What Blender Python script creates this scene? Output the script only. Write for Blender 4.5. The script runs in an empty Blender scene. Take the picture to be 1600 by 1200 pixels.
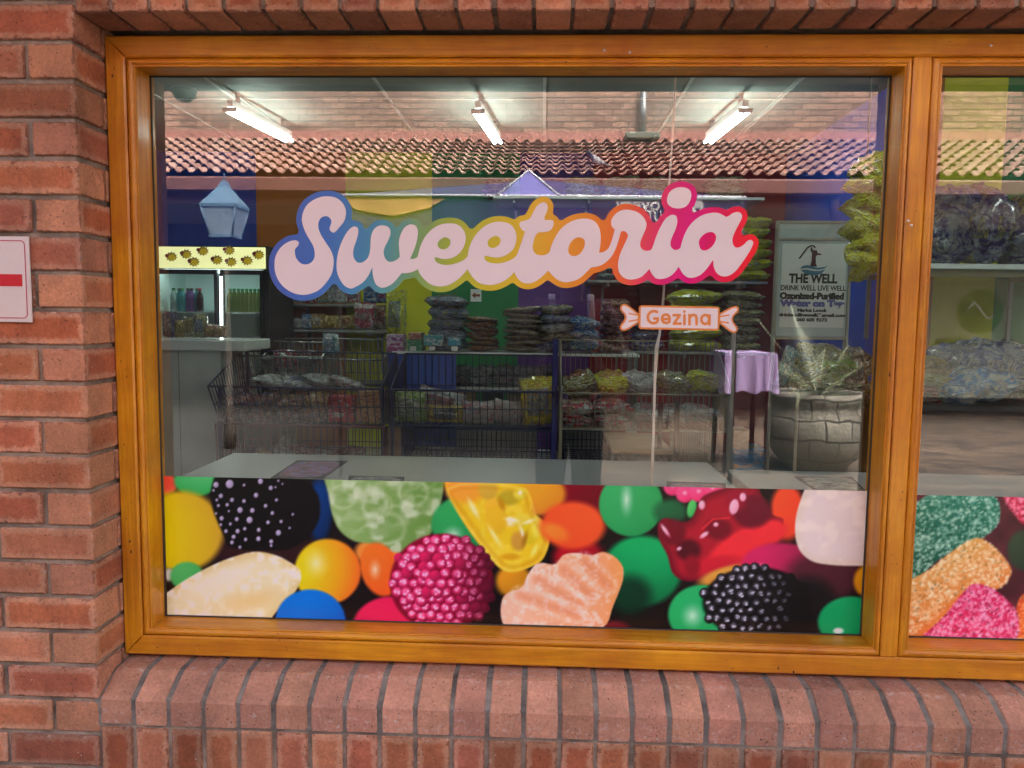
import bpy, math, random
import numpy as np
from mathutils import Vector, Matrix, noise as mnoise
random.seed(7)
R_ = math.radians
scene = bpy.context.scene
COL = scene.collection

# ------------------------------------------------------------------ camera, world, sun, exposure
CAM = np.array([0.0, -1.73, 1.40])
YAW, PITCH, ROLL, FPX = 0.0401732, 0.08890374, 0.01233323, 1200.0
def cam_axes():
    cy, sy = math.cos(YAW), math.sin(YAW); cp, sp = math.cos(PITCH), math.sin(PITCH)
    fwd = np.array([-sy*cp, cy*cp, -sp]); right = np.array([cy, sy, 0.0]); up = np.cross(right, fwd)
    c, s = math.cos(ROLL), math.sin(ROLL)
    return c*right + s*up, -s*right + c*up, fwd
AX_R, AX_U, AX_F = cam_axes()
cd = bpy.data.cameras.new('camera'); cam = bpy.data.objects.new('camera', cd); COL.objects.link(cam)
cd.sensor_width = 36.0; cd.lens = 36.0*FPX/1600.0; cd.clip_start = 0.02; cd.clip_end = 500.0
M = Matrix.Identity(4)
for i in range(3):
    M[i][0] = AX_R[i]; M[i][1] = AX_U[i]; M[i][2] = -AX_F[i]; M[i][3] = CAM[i]
cam.matrix_world = M
scene.camera = cam

SUN_EL, SUN_AZ = R_(58), R_(40)          # sun stands behind our own building: direction to sun (sin az, cos az)
world = bpy.data.worlds.new("World"); scene.world = world; world.use_nodes = True
wn = world.node_tree.nodes; wl = world.node_tree.links
bg = wn['Background']; sky = wn.new('ShaderNodeTexSky'); sky.sky_type = 'NISHITA'; sky.sun_disc = False
sky.sun_elevation = SUN_EL; sky.sun_rotation = SUN_AZ
wl.new(sky.outputs[0], bg.inputs[0]); bg.inputs[1].default_value = 0.15
sky.dust_density = 9.0; sky.ozone_density = 0.4; sky.air_density = 1.0
sd = bpy.data.lights.new('sun', 'SUN'); sd.energy = 1.5; sd.angle = R_(24); sd.color = (1.0, 0.95, 0.88)
sun = bpy.data.objects.new('sun', sd); COL.objects.link(sun)
to_sun = Vector((math.sin(SUN_AZ)*math.cos(SUN_EL), math.cos(SUN_AZ)*math.cos(SUN_EL), math.sin(SUN_EL)))
sun.rotation_euler = to_sun.to_track_quat('Z', 'Y').to_euler(); sun.location = (2, 8, 14)
scene.view_settings.view_transform = 'Standard'; scene.view_settings.look = 'None'
scene.view_settings.exposure = 3.4; scene.view_settings.gamma = 1.0
scene.cycles.sample_clamp_indirect = 8.0
scene.cycles.max_bounces = 10; scene.cycles.transparent_max_bounces = 24

GLASS_Y = 0.196
def at(px, py, D):                       # point of the photograph's pixel at distance D in front of the camera plane
    v = AX_R*((px-800)/FPX) + AX_U*(-(py-600)/FPX) + AX_F
    return CAM + v*(D/v[1])
def mir(px, py, D):                      # real position of a thing seen mirrored in the glass
    p = at(px, py, D); return np.array([p[0], 2*GLASS_Y - p[1], p[2]])
def to_px(P):
    q = np.asarray(P) - CAM
    a = q @ AX_R; b = q @ AX_U; c = q @ AX_F
    return 800 + FPX*a/c, 600 - FPX*b/c

# ------------------------------------------------------------------ helpers
class MB:
    def __init__(s): s.v = []; s.f = []; s.uv = []; s.uv2 = []; s.sm = []
    def face(s, idx, uv=None, sz=None, smooth=False):
        s.f.append(idx); s.uv.append(uv); s.uv2.append(sz); s.sm.append(smooth)
    def add(s, vs): n = len(s.v); s.v.extend([tuple(float(c) for c in p) for p in vs]); return n
    def quad(s, a, b, c, d, smooth=False):
        n = s.add([a, b, c, d]); s.face((n, n+1, n+2, n+3), None, None, smooth)
    def box(s, x0, x1, y0, y1, z0, z1, c=0.0, jit=None):
        # chamfered box; uv in metres from each face's centre, second uv = half size of the face
        if c <= 0:
            n = s.add([(x, y, z) for x in (x0, x1) for y in (y0, y1) for z in (z0, z1)])
            hx, hy, hz = (x1-x0)/2, (y1-y0)/2, (z1-z0)/2
            for idx, a, b in (((0,1,3,2), hz, hy), ((4,6,7,5), hy, hz), ((0,4,5,1), hx, hz), ((2,3,7,6), hz, hx), ((0,2,6,4), hy, hx), ((1,5,7,3), hx, hy)):
                s.face(tuple(n+i for i in idx), [(-a,-b),(a,-b),(a,b),(-a,b)], (a, b))
            return
        X, Y, Z = (x0, x1), (y0, y1), (z0, z1)
        ids = {}
        for i in (0, 1):
            for j in (0, 1):
                for k in (0, 1):
                    sx, sy, sz = (1, -1)[i], (1, -1)[j], (1, -1)[k]
                    p = (X[i], Y[j], Z[k])
                    ids[i,j,k,0] = s.add([(p[0], p[1]+sy*c, p[2]+sz*c)])
                    ids[i,j,k,1] = s.add([(p[0]+sx*c, p[1], p[2]+sz*c)])
                    ids[i,j,k,2] = s.add([(p[0]+sx*c, p[1]+sy*c, p[2])])
        H = ((x1-x0)/2, (y1-y0)/2, (z1-z0)/2)
        for ax in range(3):
            u, w = [(1, 2), (0, 2), (0, 1)][ax]
            for sd_ in (0, 1):
                q = []; uv = []
                for a, b in ((0,0),(1,0),(1,1),(0,1)):
                    t = [0,0,0]; t[ax] = sd_; t[u] = a; t[w] = b
                    q.append(ids[t[0],t[1],t[2],ax]); uv.append(((H[u]-c)*(1 if a else -1), (H[w]-c)*(1 if b else -1)))
                flip = (sd_ == 0) ^ (ax == 1)
                if flip: q.reverse(); uv.reverse()
                # longest side first in the uv
                if H[u] >= H[w]: s.face(tuple(q), uv, (H[u], H[w]))
                else: s.face(tuple(q), [(b, a) for a, b in uv], (H[w], H[u]))
        e = [(-9, -9)]*4
        for ax in range(3):
            u, w = [(1, 2), (0, 2), (0, 1)][ax]
            for a in (0, 1):
                for b in (0, 1):
                    t0 = [0,0,0]; t0[u] = a; t0[w] = b; t1 = list(t0); t1[ax] = 1
                    s.face((ids[t0[0],t0[1],t0[2],u], ids[t1[0],t1[1],t1[2],u], ids[t1[0],t1[1],t1[2],w], ids[t0[0],t0[1],t0[2],w]), [(H[0], H[1])]*4, (H[0], H[1]))
        for i in (0, 1):
            for j in (0, 1):
                for k in (0, 1):
                    s.face((ids[i,j,k,0], ids[i,j,k,1], ids[i,j,k,2]), [(H[0], H[1])]*3, (H[0], H[1]))
    def tube(s, pts, r, n=6, closed=False, caps=True):
        P = [Vector(p) for p in pts]; rings = []
        m = len(P)
        rr = r if hasattr(r, '__len__') else [r]*m
        prev = None
        for i in range(m):
            if closed: d = P[(i+1) % m] - P[i-1]
            else: d = P[min(i+1, m-1)] - P[max(i-1, 0)]
            if d.length < 1e-9: d = Vector((0, 0, 1))
            d.normalize()
            if prev is None:
                a = d.orthogonal().normalized()
            else:
                a = prev - d*prev.dot(d)
                a = a.normalized() if a.length > 1e-6 else d.orthogonal().normalized()
            prev = a; b = d.cross(a)
            rings.append(s.add([P[i] + (a*math.cos(2*math.pi*k/n) + b*math.sin(2*math.pi*k/n))*rr[i] for k in range(n)]))
        for i in range(m if closed else m-1):
            A, B = rings[i], rings[(i+1) % m]
            for k in range(n):
                s.face((A+k, A+(k+1) % n, B+(k+1) % n, B+k), None, None, n > 4)
        if caps and not closed:
            s.face(tuple(rings[0]+k for k in reversed(range(n)))); s.face(tuple(rings[-1]+k for k in range(n)))
    def bar(s, a, b, r): s.tube([a, b], r, 4, caps=False)
    def wires(s, p00, p10, p11, p01, nu, nv, r, rim=None):
        p00, p10, p11, p01 = [Vector(p) for p in (p00, p10, p11, p01)]
        for i in range(nu+1):
            t = i/nu; s.bar(p00.lerp(p10, t), p01.lerp(p11, t), r)
        for j in range(nv+1):
            t = j/nv; s.bar(p00.lerp(p01, t), p10.lerp(p11, t), r)
        if rim: s.tube([p00, p10, p11, p01], rim, 6, closed=True)
    def lathe(s, c, prof, n=16, smooth=True, axis='z'):
        c = Vector(c); rings = []
        for r, z in prof:
            rings.append(s.add([c + Vector((r*math.cos(2*math.pi*k/n), r*math.sin(2*math.pi*k/n), z)) for k in range(n)]))
        for A, B in zip(rings, rings[1:]):
            for k in range(n): s.face((A+k, A+(k+1) % n, B+(k+1) % n, B+k), None, None, smooth)
        s.face(tuple(rings[0]+k for k in reversed(range(n)))); s.face(tuple(rings[-1]+k for k in range(n)))
    def prism(s, poly, y0, y1):          # polygon in (x, z) extruded along y
        n = len(poly); a = s.add([(p[0], y0, p[1]) for p in poly]); b = s.add([(p[0], y1, p[1]) for p in poly])
        s.face(tuple(a+i for i in range(n))); s.face(tuple(b+i for i in reversed(range(n))))
        for i in range(n): s.face((a+i, b+i, b+(i+1) % n, a+(i+1) % n))

def root_loc(o):
    v = Vector((0, 0, 0))
    while o is not None: v += o.location; o = o.parent
    return v
def mesh_from(name, mb, off=None):
    me = bpy.data.meshes.new(name)
    V = mb.v if off is None or off.length == 0 else [(p[0]-off.x, p[1]-off.y, p[2]-off.z) for p in mb.v]
    me.from_pydata(V, [], mb.f)
    if any(u is not None for u in mb.uv):
        a = me.uv_layers.new(name='uv'); b = me.uv_layers.new(name='size')
        da = np.zeros((len(me.loops), 2), 'f'); db = np.ones((len(me.loops), 2), 'f')
        i = 0
        for f, u, z in zip(mb.f, mb.uv, mb.uv2):
            k = len(f)
            if u is not None: da[i:i+k] = u; db[i:i+k] = z
            i += k
        a.data.foreach_set('uv', da.ravel()); b.data.foreach_set('uv', db.ravel())
    me.polygons.foreach_set('use_smooth', mb.sm)
    return me
def obj(name, mb, mat, parent=None, label=None):
    off = root_loc(parent) if parent else None
    me = mesh_from(name, mb, off)
    o = bpy.data.objects.new(name, me); COL.objects.link(o)
    if mat: me.materials.append(mat)
    if parent: o.parent = parent
    if label: o['label'] = label
    return o
def tag(o, label, cat, group=None):
    o['label'] = label; o['category'] = cat
    if group: o['group'] = group
    return o
def thing(name, label, cat, loc=(0, 0, 0), group=None):
    o = bpy.data.objects.new(name, None); COL.objects.link(o); o.empty_display_size = 0.1
    o.location = [float(c) for c in loc]
    return tag(o, label, cat, group)
def struct(name, mb, mat):
    o = obj(name, mb, mat); o['kind'] = 'structure'; return o
def copy_tree(o, parent=None):
    c = o.copy(); COL.objects.link(c)
    if parent: c.parent = parent
    for ch in list(o.children): copy_tree(ch, c)
    return c

def lin(r, g, b):
    f = lambda c: (c/255)/12.92 if c/255 <= 0.04045 else ((c/255+0.055)/1.055)**2.4
    return (f(r), f(g), f(b))

# ------------------------------------------------------------------ materials
class NT:
    def __init__(s, name):
        s.m = bpy.data.materials.new(name); s.m.use_nodes = True
        s.n = s.m.node_tree.nodes; s.l = s.m.node_tree.links; s.b = s.n['Principled BSDF']
    def node(s, t, **k):
        n = s.n.new(t)
        for a, v in k.items(): setattr(n, a, v)
        return n
    def link(s, a, b): s.l.new(a, b)
    def coord(s, what='Object'): return s.node('ShaderNodeTexCoord').outputs[what]
    def mapping(s, src, scale=(1, 1, 1), loc=(0, 0, 0), rot=(0, 0, 0)):
        m = s.node('ShaderNodeMapping'); s.link(src, m.inputs[0]); m.inputs[1].default_value = loc; m.inputs[2].default_value = rot; m.inputs[3].default_value = scale
        return m.outputs[0]
    def noise(s, src, scale, detail=4, rough=0.55, dist=0.0):
        n = s.node('ShaderNodeTexNoise'); s.link(src, n.inputs['Vector']); n.inputs['Scale'].default_value = scale
        n.inputs['Detail'].default_value = detail; n.inputs['Roughness'].default_value = rough; n.inputs['Distortion'].default_value = dist
        return n.outputs[0]
    def voronoi(s, src, scale, out='Distance', feature='F1'):
        n = s.node('ShaderNodeTexVoronoi'); n.feature = feature; s.link(src, n.inputs['Vector']); n.inputs['Scale'].default_value = scale
        return n.outputs[out]
    def ramp(s, src, stops, interp='LINEAR'):
        r = s.node('ShaderNodeValToRGB'); s.link(src, r.inputs[0]); e = r.color_ramp; e.interpolation = interp
        while len(e.elements) < len(stops): e.elements.new(0.5)
        for el, (p, c) in zip(e.elements, stops):
            el.position = p; el.color = (*c, 1) if hasattr(c, '__len__') else (c, c, c, 1)
        return r.outputs[0]
    def mix(s, f, a, b, blend='MIX'):
        m = s.node('ShaderNodeMix', data_type='RGBA', blend_type=blend)
        for v, i in ((f, 0), (a, 6), (b, 7)):
            if hasattr(v, 'is_linked') or hasattr(v, 'links'): s.link(v, m.inputs[i])
            elif i == 0: m.inputs[0].default_value = v
            else: m.inputs[i].default_value = (*v, 1)
        return m.outputs[2]
    def math(s, op, a, b=0.0, clamp=False):
        m = s.node('ShaderNodeMath', operation=op, use_clamp=clamp)
        for v, i in ((a, 0), (b, 1)):
            if hasattr(v, 'links'): s.link(v, m.inputs[i])
            else: m.inputs[i].default_value = v
        return m.outputs[0]
    def bump(s, h, strength=0.3, dist=0.01):
        b = s.node('ShaderNodeBump'); s.link(h, b.inputs['Height']); b.inputs['Strength'].default_value = strength; b.inputs['Distance'].default_value = dist
        s.link(b.outputs[0], s.b.inputs['Normal'])
    def col(s, c):
        if hasattr(c, 'links'): s.link(c, s.b.inputs['Base Color'])
        else: s.b.inputs['Base Color'].default_value = (*c, 1)
    def set(s, **k):
        for a, v in k.items():
            i = s.b.inputs[a.replace('_', ' ')]
            if hasattr(v, 'links'): s.link(v, i)
            else: i.default_value = v
        return s

def mat_plain(name, c, rough=0.5, var=0.12, scale=12.0, metal=0.0, coat=0.0, bump=0.05):
    t = NT(name); o = t.coord()
    n = t.noise(o, scale, 5)
    t.col(t.mix(t.ramp(n, [(0.3, 0.0), (0.7, 1.0)]), tuple(x*(1-var) for x in c), tuple(min(1, x*(1+var)) for x in c)))
    t.set(Roughness=rough, Metallic=metal, Coat_Weight=coat)
    if bump: t.bump(t.noise(o, scale*6, 3), bump, 0.004)
    return t.m
def mat_emit(name, c, strength):
    t = NT(name); t.col(c); t.b.inputs['Emission Color'].default_value = (*c, 1); t.b.inputs['Emission Strength'].default_value = strength
    return t.m

def mat_brick(name, face, border, head, dark=1.0, tones=(0.66, 0.92, 1.02, 1.2), chips=0.65):
    t = NT(name); g = t.node('ShaderNodeNewGeometry'); rnd = g.outputs['Random Per Island']
    pos = g.outputs['Position']
    u = t.node('ShaderNodeUVMap', uv_map='uv').outputs[0]; z = t.node('ShaderNodeUVMap', uv_map='size').outputs[0]
    su = t.node('ShaderNodeSeparateXYZ'); t.link(u, su.inputs[0]); sz = t.node('ShaderNodeSeparateXYZ'); t.link(z, sz.inputs[0])
    dx = t.math('SUBTRACT', sz.outputs[0], t.math('ABSOLUTE', su.outputs[0])); dy = t.math('SUBTRACT', sz.outputs[1], t.math('ABSOLUTE', su.outputs[1]))
    d = t.math('SMOOTH_MIN', dx, dy); d.node.inputs[2].default_value = 0.008
    sh = t.node('ShaderNodeVectorMath', operation='ADD'); t.link(pos, sh.inputs[0])
    cmb = t.node('ShaderNodeCombineXYZ'); t.link(t.math('MULTIPLY', rnd, 37.0), cmb.inputs[0]); t.link(t.math('MULTIPLY', rnd, 91.0), cmb.inputs[2]); t.link(cmb.outputs[0], sh.inputs[1])
    P = sh.outputs[0]
    n1 = t.noise(P, 16, 5, 0.6); n2 = t.noise(P, 130, 4, 0.65); n3 = t.noise(P, 45, 5, 0.62, 0.6)
    edge = t.math('ADD', d, t.math('MULTIPLY', t.math('SUBTRACT', n3, 0.5), 0.028))
    inner = t.ramp(edge, [(0.0105, 0.0), (0.0165, 1.0)])
    ratio = t.math('DIVIDE', sz.outputs[0], t.math('MAXIMUM', sz.outputs[1], 0.001))
    isst = t.ramp(t.math('DIVIDE', ratio, 4.0), [(0.42, 0.0), (0.46, 1.0)])
    # the pale kiss marks differ from brick to brick
    some = t.ramp(rnd, [(0.0, 0.35), (0.2, 1.0), (0.75, 1.0), (1.0, 0.6)])
    f = t.math('MULTIPLY', t.math('MULTIPLY', inner, isst), some)
    c = t.mix(f, t.mix(isst, head, border), face)
    c = t.mix(t.ramp(rnd, [(0.0, 0.0), (0.3, 0.35), (0.55, 0.0), (0.8, 0.4), (1.0, 0.0)]), c, t.mix(t.ramp(rnd, [(0.5, 0.0), (0.56, 1.0)]), (0.40, 0.20, 0.10), (0.27, 0.10, 0.085)))
    tone = t.ramp(t.math('FRACT', t.math('MULTIPLY', rnd, 17.3)), [(0.0, tones[0]), (0.35, tones[1]), (0.6, tones[2]), (1.0, tones[3])])
    c = t.mix(1.0, c, tone, 'MULTIPLY')
    c = t.mix(1.0, c, t.ramp(n1, [(0.25, 0.72), (0.75, 1.16)]), 'MULTIPLY')
    c = t.mix(1.0, c, t.ramp(n2, [(0.3, 0.8), (0.7, 1.15)]), 'MULTIPLY')
    smear = t.noise(t.mapping(P, (18, 18, 60)), 1.0, 5, 0.7, 1.2)
    c = t.mix(t.ramp(smear, [(0.62, 0.0), (0.74, 0.5)]), c, border)
    spots = t.voronoi(P, 105); mask = t.noise(P, 26, 3)
    spot = t.math('MULTIPLY', t.ramp(spots, [(0.12, 1.0), (0.24, 0.0)]), t.ramp(mask, [(0.47, 0.0), (0.6, 1.0)]))
    c = t.mix(t.math('MULTIPLY', spot, 0.8), c, (0.045, 0.025, 0.022))
    fl = t.math('MULTIPLY', t.ramp(t.voronoi(P, 75), [(0.07, 1.0), (0.13, 0.0)]), t.ramp(t.noise(P, 19, 2), [(0.56, 0.0), (0.66, 1.0)]))
    c = t.mix(fl, c, (0.75, 0.68, 0.62))
    # lime bloom that clings to brick edges
    rim = t.math('MULTIPLY', t.ramp(d, [(0.002, 1.0), (0.009, 0.0)]), t.ramp(t.noise(P, 70, 4, 0.7), [(0.54, 0.0), (0.68, 0.85)]))
    c = t.mix(t.math('MULTIPLY', rim, 0.75), c, (0.55, 0.47, 0.42))
    chip = t.math('MULTIPLY', t.ramp(t.math('SUBTRACT', d, t.math('MULTIPLY', t.math('SUBTRACT', t.noise(P, 55, 3, 0.6), 0.56), 0.06)), [(0.0, 1.0), (0.0025, 0.0)]), t.ramp(rnd, [(0.25, 0.0), (0.3, 1.0)]))
    c = t.mix(t.math('MULTIPLY', chip, chips), c, (0.23, 0.085, 0.05))
    stain = t.ramp(t.noise(t.mapping(pos, (3.2, 3.2, 1.3)), 1.0, 6, 0.65), [(0.42, 1.0), (0.66, 0.7)])
    c = t.mix(1.0, c, stain, 'MULTIPLY')
    if dark != 1.0: c = t.mix(1.0, c, (dark, dark, dark), 'MULTIPLY')
    t.col(c); t.set(Roughness=0.82, Specular_IOR_Level=0.35)
    h = t.math('ADD', t.math('MULTIPLY', n2, 0.6), t.math('ADD', t.math('MULTIPLY', n3, 0.8), t.math('ADD', t.math('MULTIPLY', spot, -0.9), t.math('MULTIPLY', chip, -1.6 if chips else 0.0))))
    t.bump(h, 0.55, 0.004)
    return t.m
M_BRICK = mat_brick('facade_brick', (0.45, 0.132, 0.056), (0.57, 0.275, 0.16), (0.55, 0.25, 0.138))
M_SILLBRICK = mat_brick('sill_brick', (0.60, 0.275, 0.18), (0.62, 0.31, 0.21), (0.61, 0.30, 0.20), 1.0, (0.84, 0.97, 1.02, 1.1), 0.0)
def mat_mortar(name, c):
    t = NT(name); o = t.node('ShaderNodeNewGeometry').outputs['Position']
    n = t.noise(o, 60, 6, 0.7); n2 = t.noise(o, 9, 4)
    t.col(t.mix(1.0, t.mix(n, tuple(x*0.4 for x in c), tuple(x*1.4 for x in c)), t.ramp(n2, [(0.32, 0.4), (0.6, 1.1)]), 'MULTIPLY'))
    t.set(Roughness=0.95); t.bump(t.noise(o, 220, 4, 0.7), 0.8, 0.004); return t.m
M_MORTAR = mat_mortar('mortar', (0.33, 0.265, 0.205)); M_SILLMORTAR = mat_mortar('sill_mortar', (0.25, 0.225, 0.195))

def mat_wood(name, rot):
    t = NT(name); o = t.node('ShaderNodeNewGeometry').outputs['Position']
    m = t.mapping(o, (1, 1, 1), (0, 0, 0), rot)
    st = t.mapping(m, (1.6, 26, 26))
    n = t.noise(st, 1.6, 7, 0.6, 0.7); fine = t.noise(t.mapping(m, (7, 190, 190)), 1.0, 4, 0.6); blot = t.noise(m, 5.5, 4, 0.6)
    c = t.ramp(n, [(0.28, (0.48, 0.17, 0.004)), (0.5, (0.68, 0.295, 0.009)), (0.72, (0.82, 0.40, 0.02))])
    c = t.mix(t.ramp(blot, [(0.35, 0.0), (0.72, 0.85)]), c, (0.44, 0.13, 0.005))
    c = t.mix(t.ramp(fine, [(0.3, 0.35), (0.55, 0.0)]), c, (0.32, 0.09, 0.005))
    pits = t.math('MULTIPLY', t.ramp(t.voronoi(t.mapping(m, (34, 75, 75)), 1.0), [(0.07, 1.0), (0.13, 0.0)]), t.ramp(t.noise(m, 9, 3, 0.6), [(0.5, 0.0), (0.6, 1.0)]))
    c = t.mix(t.math('MULTIPLY', pits, 0.85), c, (0.035, 0.018, 0.012))
    grime = t.math('MULTIPLY', t.ramp(t.noise(m, 2.3, 6, 0.7), [(0.5, 0.0), (0.75, 0.5)]), t.ramp(t.noise(st, 6, 4, 0.7), [(0.4, 0.0), (0.65, 1.0)]))
    c = t.mix(grime, c, (0.16, 0.055, 0.008))
    pale = t.ramp(t.noise(t.mapping(m, (3, 9, 9)), 1.0, 5, 0.65), [(0.6, 0.0), (0.78, 0.55)]); c = t.mix(pale, c, (0.80, 0.42, 0.05))
    t.col(c); t.set(Roughness=t.ramp(blot, [(0.3, 0.28), (0.7, 0.48)]), Coat_Weight=0.25, Coat_Roughness=0.12, Specular_IOR_Level=0.45)
    t.bump(t.math('ADD', t.math('MULTIPLY', fine, 0.35), t.math('ADD', n, t.math('MULTIPLY', pits, -1.5))), 0.16, 0.004)
    return t.m
M_WOODH = mat_wood('varnished_wood_rail', (0, 0, 0)); M_WOODV = mat_wood('varnished_wood_stile', (0, R_(90), 0))

def mat_glass(name, base, k):
    t = NT(name); t.n.remove(t.b)
    tr = t.node('ShaderNodeBsdfTransparent'); tr.inputs[0].default_value = (0.97, 0.985, 0.97, 1)
    gl = t.node('ShaderNodeBsdfGlossy'); gl.inputs['Roughness'].default_value = 0.0
    bp = t.node('ShaderNodeBump'); bp.inputs['Strength'].default_value = 1.0; bp.inputs['Distance'].default_value = 0.00022; t.link(t.noise(t.node('ShaderNodeNewGeometry').outputs['Position'], 2.6, 1, 0.4), bp.inputs['Height']); t.link(bp.outputs[0], gl.inputs['Normal'])
    fr = t.node('ShaderNodeFresnel'); fr.inputs[0].default_value = 1.5
    f = t.math('ADD', t.math('MULTIPLY', fr.outputs[0], k), base, True)
    f = t.math('MULTIPLY', f, t.math('SUBTRACT', 1.0, t.node('ShaderNodeNewGeometry').outputs['Backfacing']))
    df = t.node('ShaderNodeBsdfDiffuse'); df.inputs[0].default_value = (0.7, 0.7, 0.68, 1)
    gp_ = t.node('ShaderNodeNewGeometry').outputs['Position']
    dust = t.math('ADD', t.math('MULTIPLY', t.ramp(t.noise(t.mapping(gp_, (2.2, 1, 6)), 1.0, 6, 0.7, 1.2), [(0.45, 0.0), (0.75, 1.0)]), 0.009), t.math('MULTIPLY', t.ramp(t.voronoi(gp_, 60), [(0.04, 1.0), (0.08, 0.0)]), 0.04))
    dm = t.node('ShaderNodeMixShader'); t.link(dust, dm.inputs[0]); t.link(tr.outputs[0], dm.inputs[1]); t.link(df.outputs[0], dm.inputs[2])
    ms = t.node('ShaderNodeMixShader'); t.link(f, ms.inputs[0]); t.link(dm.outputs[0], ms.inputs[1]); t.link(gl.outputs[0], ms.inputs[2])
    t.link(ms.outputs[0], t.n['Material Output'].inputs[0]); return t.m
M_GLASS = mat_glass('window_glass', 0.10, 1.0)
M_STEEL = mat_plain('grey_steel', (0.30, 0.31, 0.31), 0.4, metal=0.7)
M_WHITE = mat_plain('white_paint', (0.74, 0.74, 0.72), 0.45, 0.05)
M_BLACK = mat_plain('black_plastic', (0.02, 0.02, 0.022), 0.4)

# ------------------------------------------------------------------ the brick front
XL, XR = -1.057, 2.783                    # window opening
ZB, ZT = 0.525, 2.060
J = 0.0852; Z0 = 0.4637                   # course joints of the piers
front = thing('brick_wall', 'red face brick shop front wall round the wide wooden window', 'brick wall', (-1.6, 0.05, 0))
mb = MB(); mm = MB()
def brick(b, x0, x1, y0, y1, z0, z1, c=0.0028):
    j = lambda: random.uniform(-0.0016, 0.0016)
    b.box(x0+j(), x1+j(), y0+abs(j())*1.6, y1, z0+j()*0.7, z1+j()*0.7, c)
def pier(b, xa, xb, corner_left, k0, k1):
    # stretcher bond; the corner is at xb (left pier) or xa (right pier)
    for k in range(k0, k1):
        z0 = Z0 + k*J + 0.0055; z1 = Z0 + (k+1)*J - 0.0055
        if z1 > ZT + 0.235 + 0.2: pass
        hd = (k % 2 == 1)
        x = xb if not corner_left else xa
        s = -1 if not corner_left else 1
        first = True
        while (x > xa + 0.02) if s < 0 else (x < xb - 0.02):
            w = 0.106 if (first and hd) else 0.222
            x2 = x + s*w
            if s < 0: x2 = max(x2, xa)
            else: x2 = min(x2, xb)
            dep = (0.222 if hd else 0.107) if first else 0.107
            brick(b, min(x, x2), max(x, x2), 0.0, dep, z0, z1)
            if first and not hd: brick(b, *( (x-0.107, x) if s < 0 else (x, x+0.107) ), 0.117, 0.24, z0, z1)
            x = x2 + s*0.011; first = False
KA, KB = -6, 33
pier(mb, -3.0, XL, False, KA, KB)
pier(mb, XR, XR+1.3, True, KA, KB)
obj('pier_bricks', mb, M_BRICK, front)
# sill of special bricks, soldier course below, lintel of soldiers above
ms_ = MB(); mso = MB(); ml = MB()
n = int((XR-XL)/0.0852)
pitch = (XR - XL)/n
for i in range(n):
    x0 = XL + i*pitch + 0.005 + random.uniform(-.001, .001); x1 = x0 + pitch - 0.0100 + random.uniform(-.001, .001)
    jz = random.uniform(-0.0012, 0.0012); jy = random.uniform(-0.0015, 0.0015)
    prof = [(0.0, 0.409), (0.0, 0.468), (0.004, 0.4745), (0.066, 0.5105), (0.073, 0.5135), (0.20, 0.516), (0.20, 0.409)]
    c = 0.0035; rows = []
    for xx, ins in ((x0, c), (x0+c, 0.0), (x1-c, 0.0), (x1, c)):
        cx = [(p[0]+ins*(1 if p[0] < 0.1 else 0), p[1]-ins*(1 if p[1] > 0.45 else -1)) for p in prof]
        rows.append(ms_.add([(xx, a+jy, b+jz) for a, b in cx]))
    m = len(prof)
    L = [0, 0.06, 0.067, 0.14, 0.147, 0.28, 0.4]
    for q in range(3):
        for r in range(m):
            r2 = (r+1) % m
            if q == 1:
                ua, ub = L[r]-0.09, (L[r2] if r2 else 0.42)-0.09
                ms_.face((rows[q]+r, rows[q+1]+r, rows[q+1]+r2, rows[q]+r2), [(-0.033, ua), (0.033, ua), (0.033, ub), (-0.033, ub)], (0.037, 0.05))
            else:
                ms_.face((rows[q]+r, rows[q+1]+r, rows[q+1]+r2, rows[q]+r2), [(0.037, 0.0)]*4, (0.037, 0.05))
    ms_.face(tuple(rows[0]+r for r in range(m)), [(0.03, 0.0)]*m, (0.037, 0.05)); ms_.face(tuple(rows[3]+r for r in reversed(range(m))), [(0.03, 0.0)]*m, (0.037, 0.05))
    z = 0.398
    for hgt in (0.222, 0.222):
        brick(mso, x0, x1, 0.0, 0.107, z-hgt, z); z -= hgt + 0.011
    brick(ml, x0, x1, 0.0, 0.118, ZT, ZT+0.222)
    for kk in range(1):
        pass
# stretcher courses above the lintel
z = ZT + 0.233; row = 0
while z < 3.3:
    x = XL + (0.0 if row % 2 else -0.0)
    first = True
    while x < XR - 0.02:
        w = 0.1065 if (first and row % 2) else 0.222
        brick(ml, x, min(x+w, XR), 0.0, 0.107, z, z+0.0742); x += w + 0.011; first = False
    z += J; row += 1
obj('sill_bricks', ms_, M_SILLBRICK, front)
obj('soldier_course', mso, M_BRICK, front)
obj('lintel_bricks', ml, M_BRICK, front)
mm.box(-3.0, XL-0.009, 0.0088, 0.30, 0.0, 3.35); mm.box(XR+0.009, XR+1.3, 0.0088, 0.30, 0.0, 3.35)
mm.box(XL-0.009, XR+0.009, 0.0062, 0.30, 0.0, 0.4035)
mm.box(XL-0.009, XR+0.009, 0.078, 0.30, 0.4035, 0.505); mm.box(XL-0.009, XR+0.009, 0.30-0.02, 0.302, 0.505, 0.53)
mm.box(XL-0.009, XR+0.009, 0.0088, 0.30, ZT+0.008, 3.352)
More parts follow.
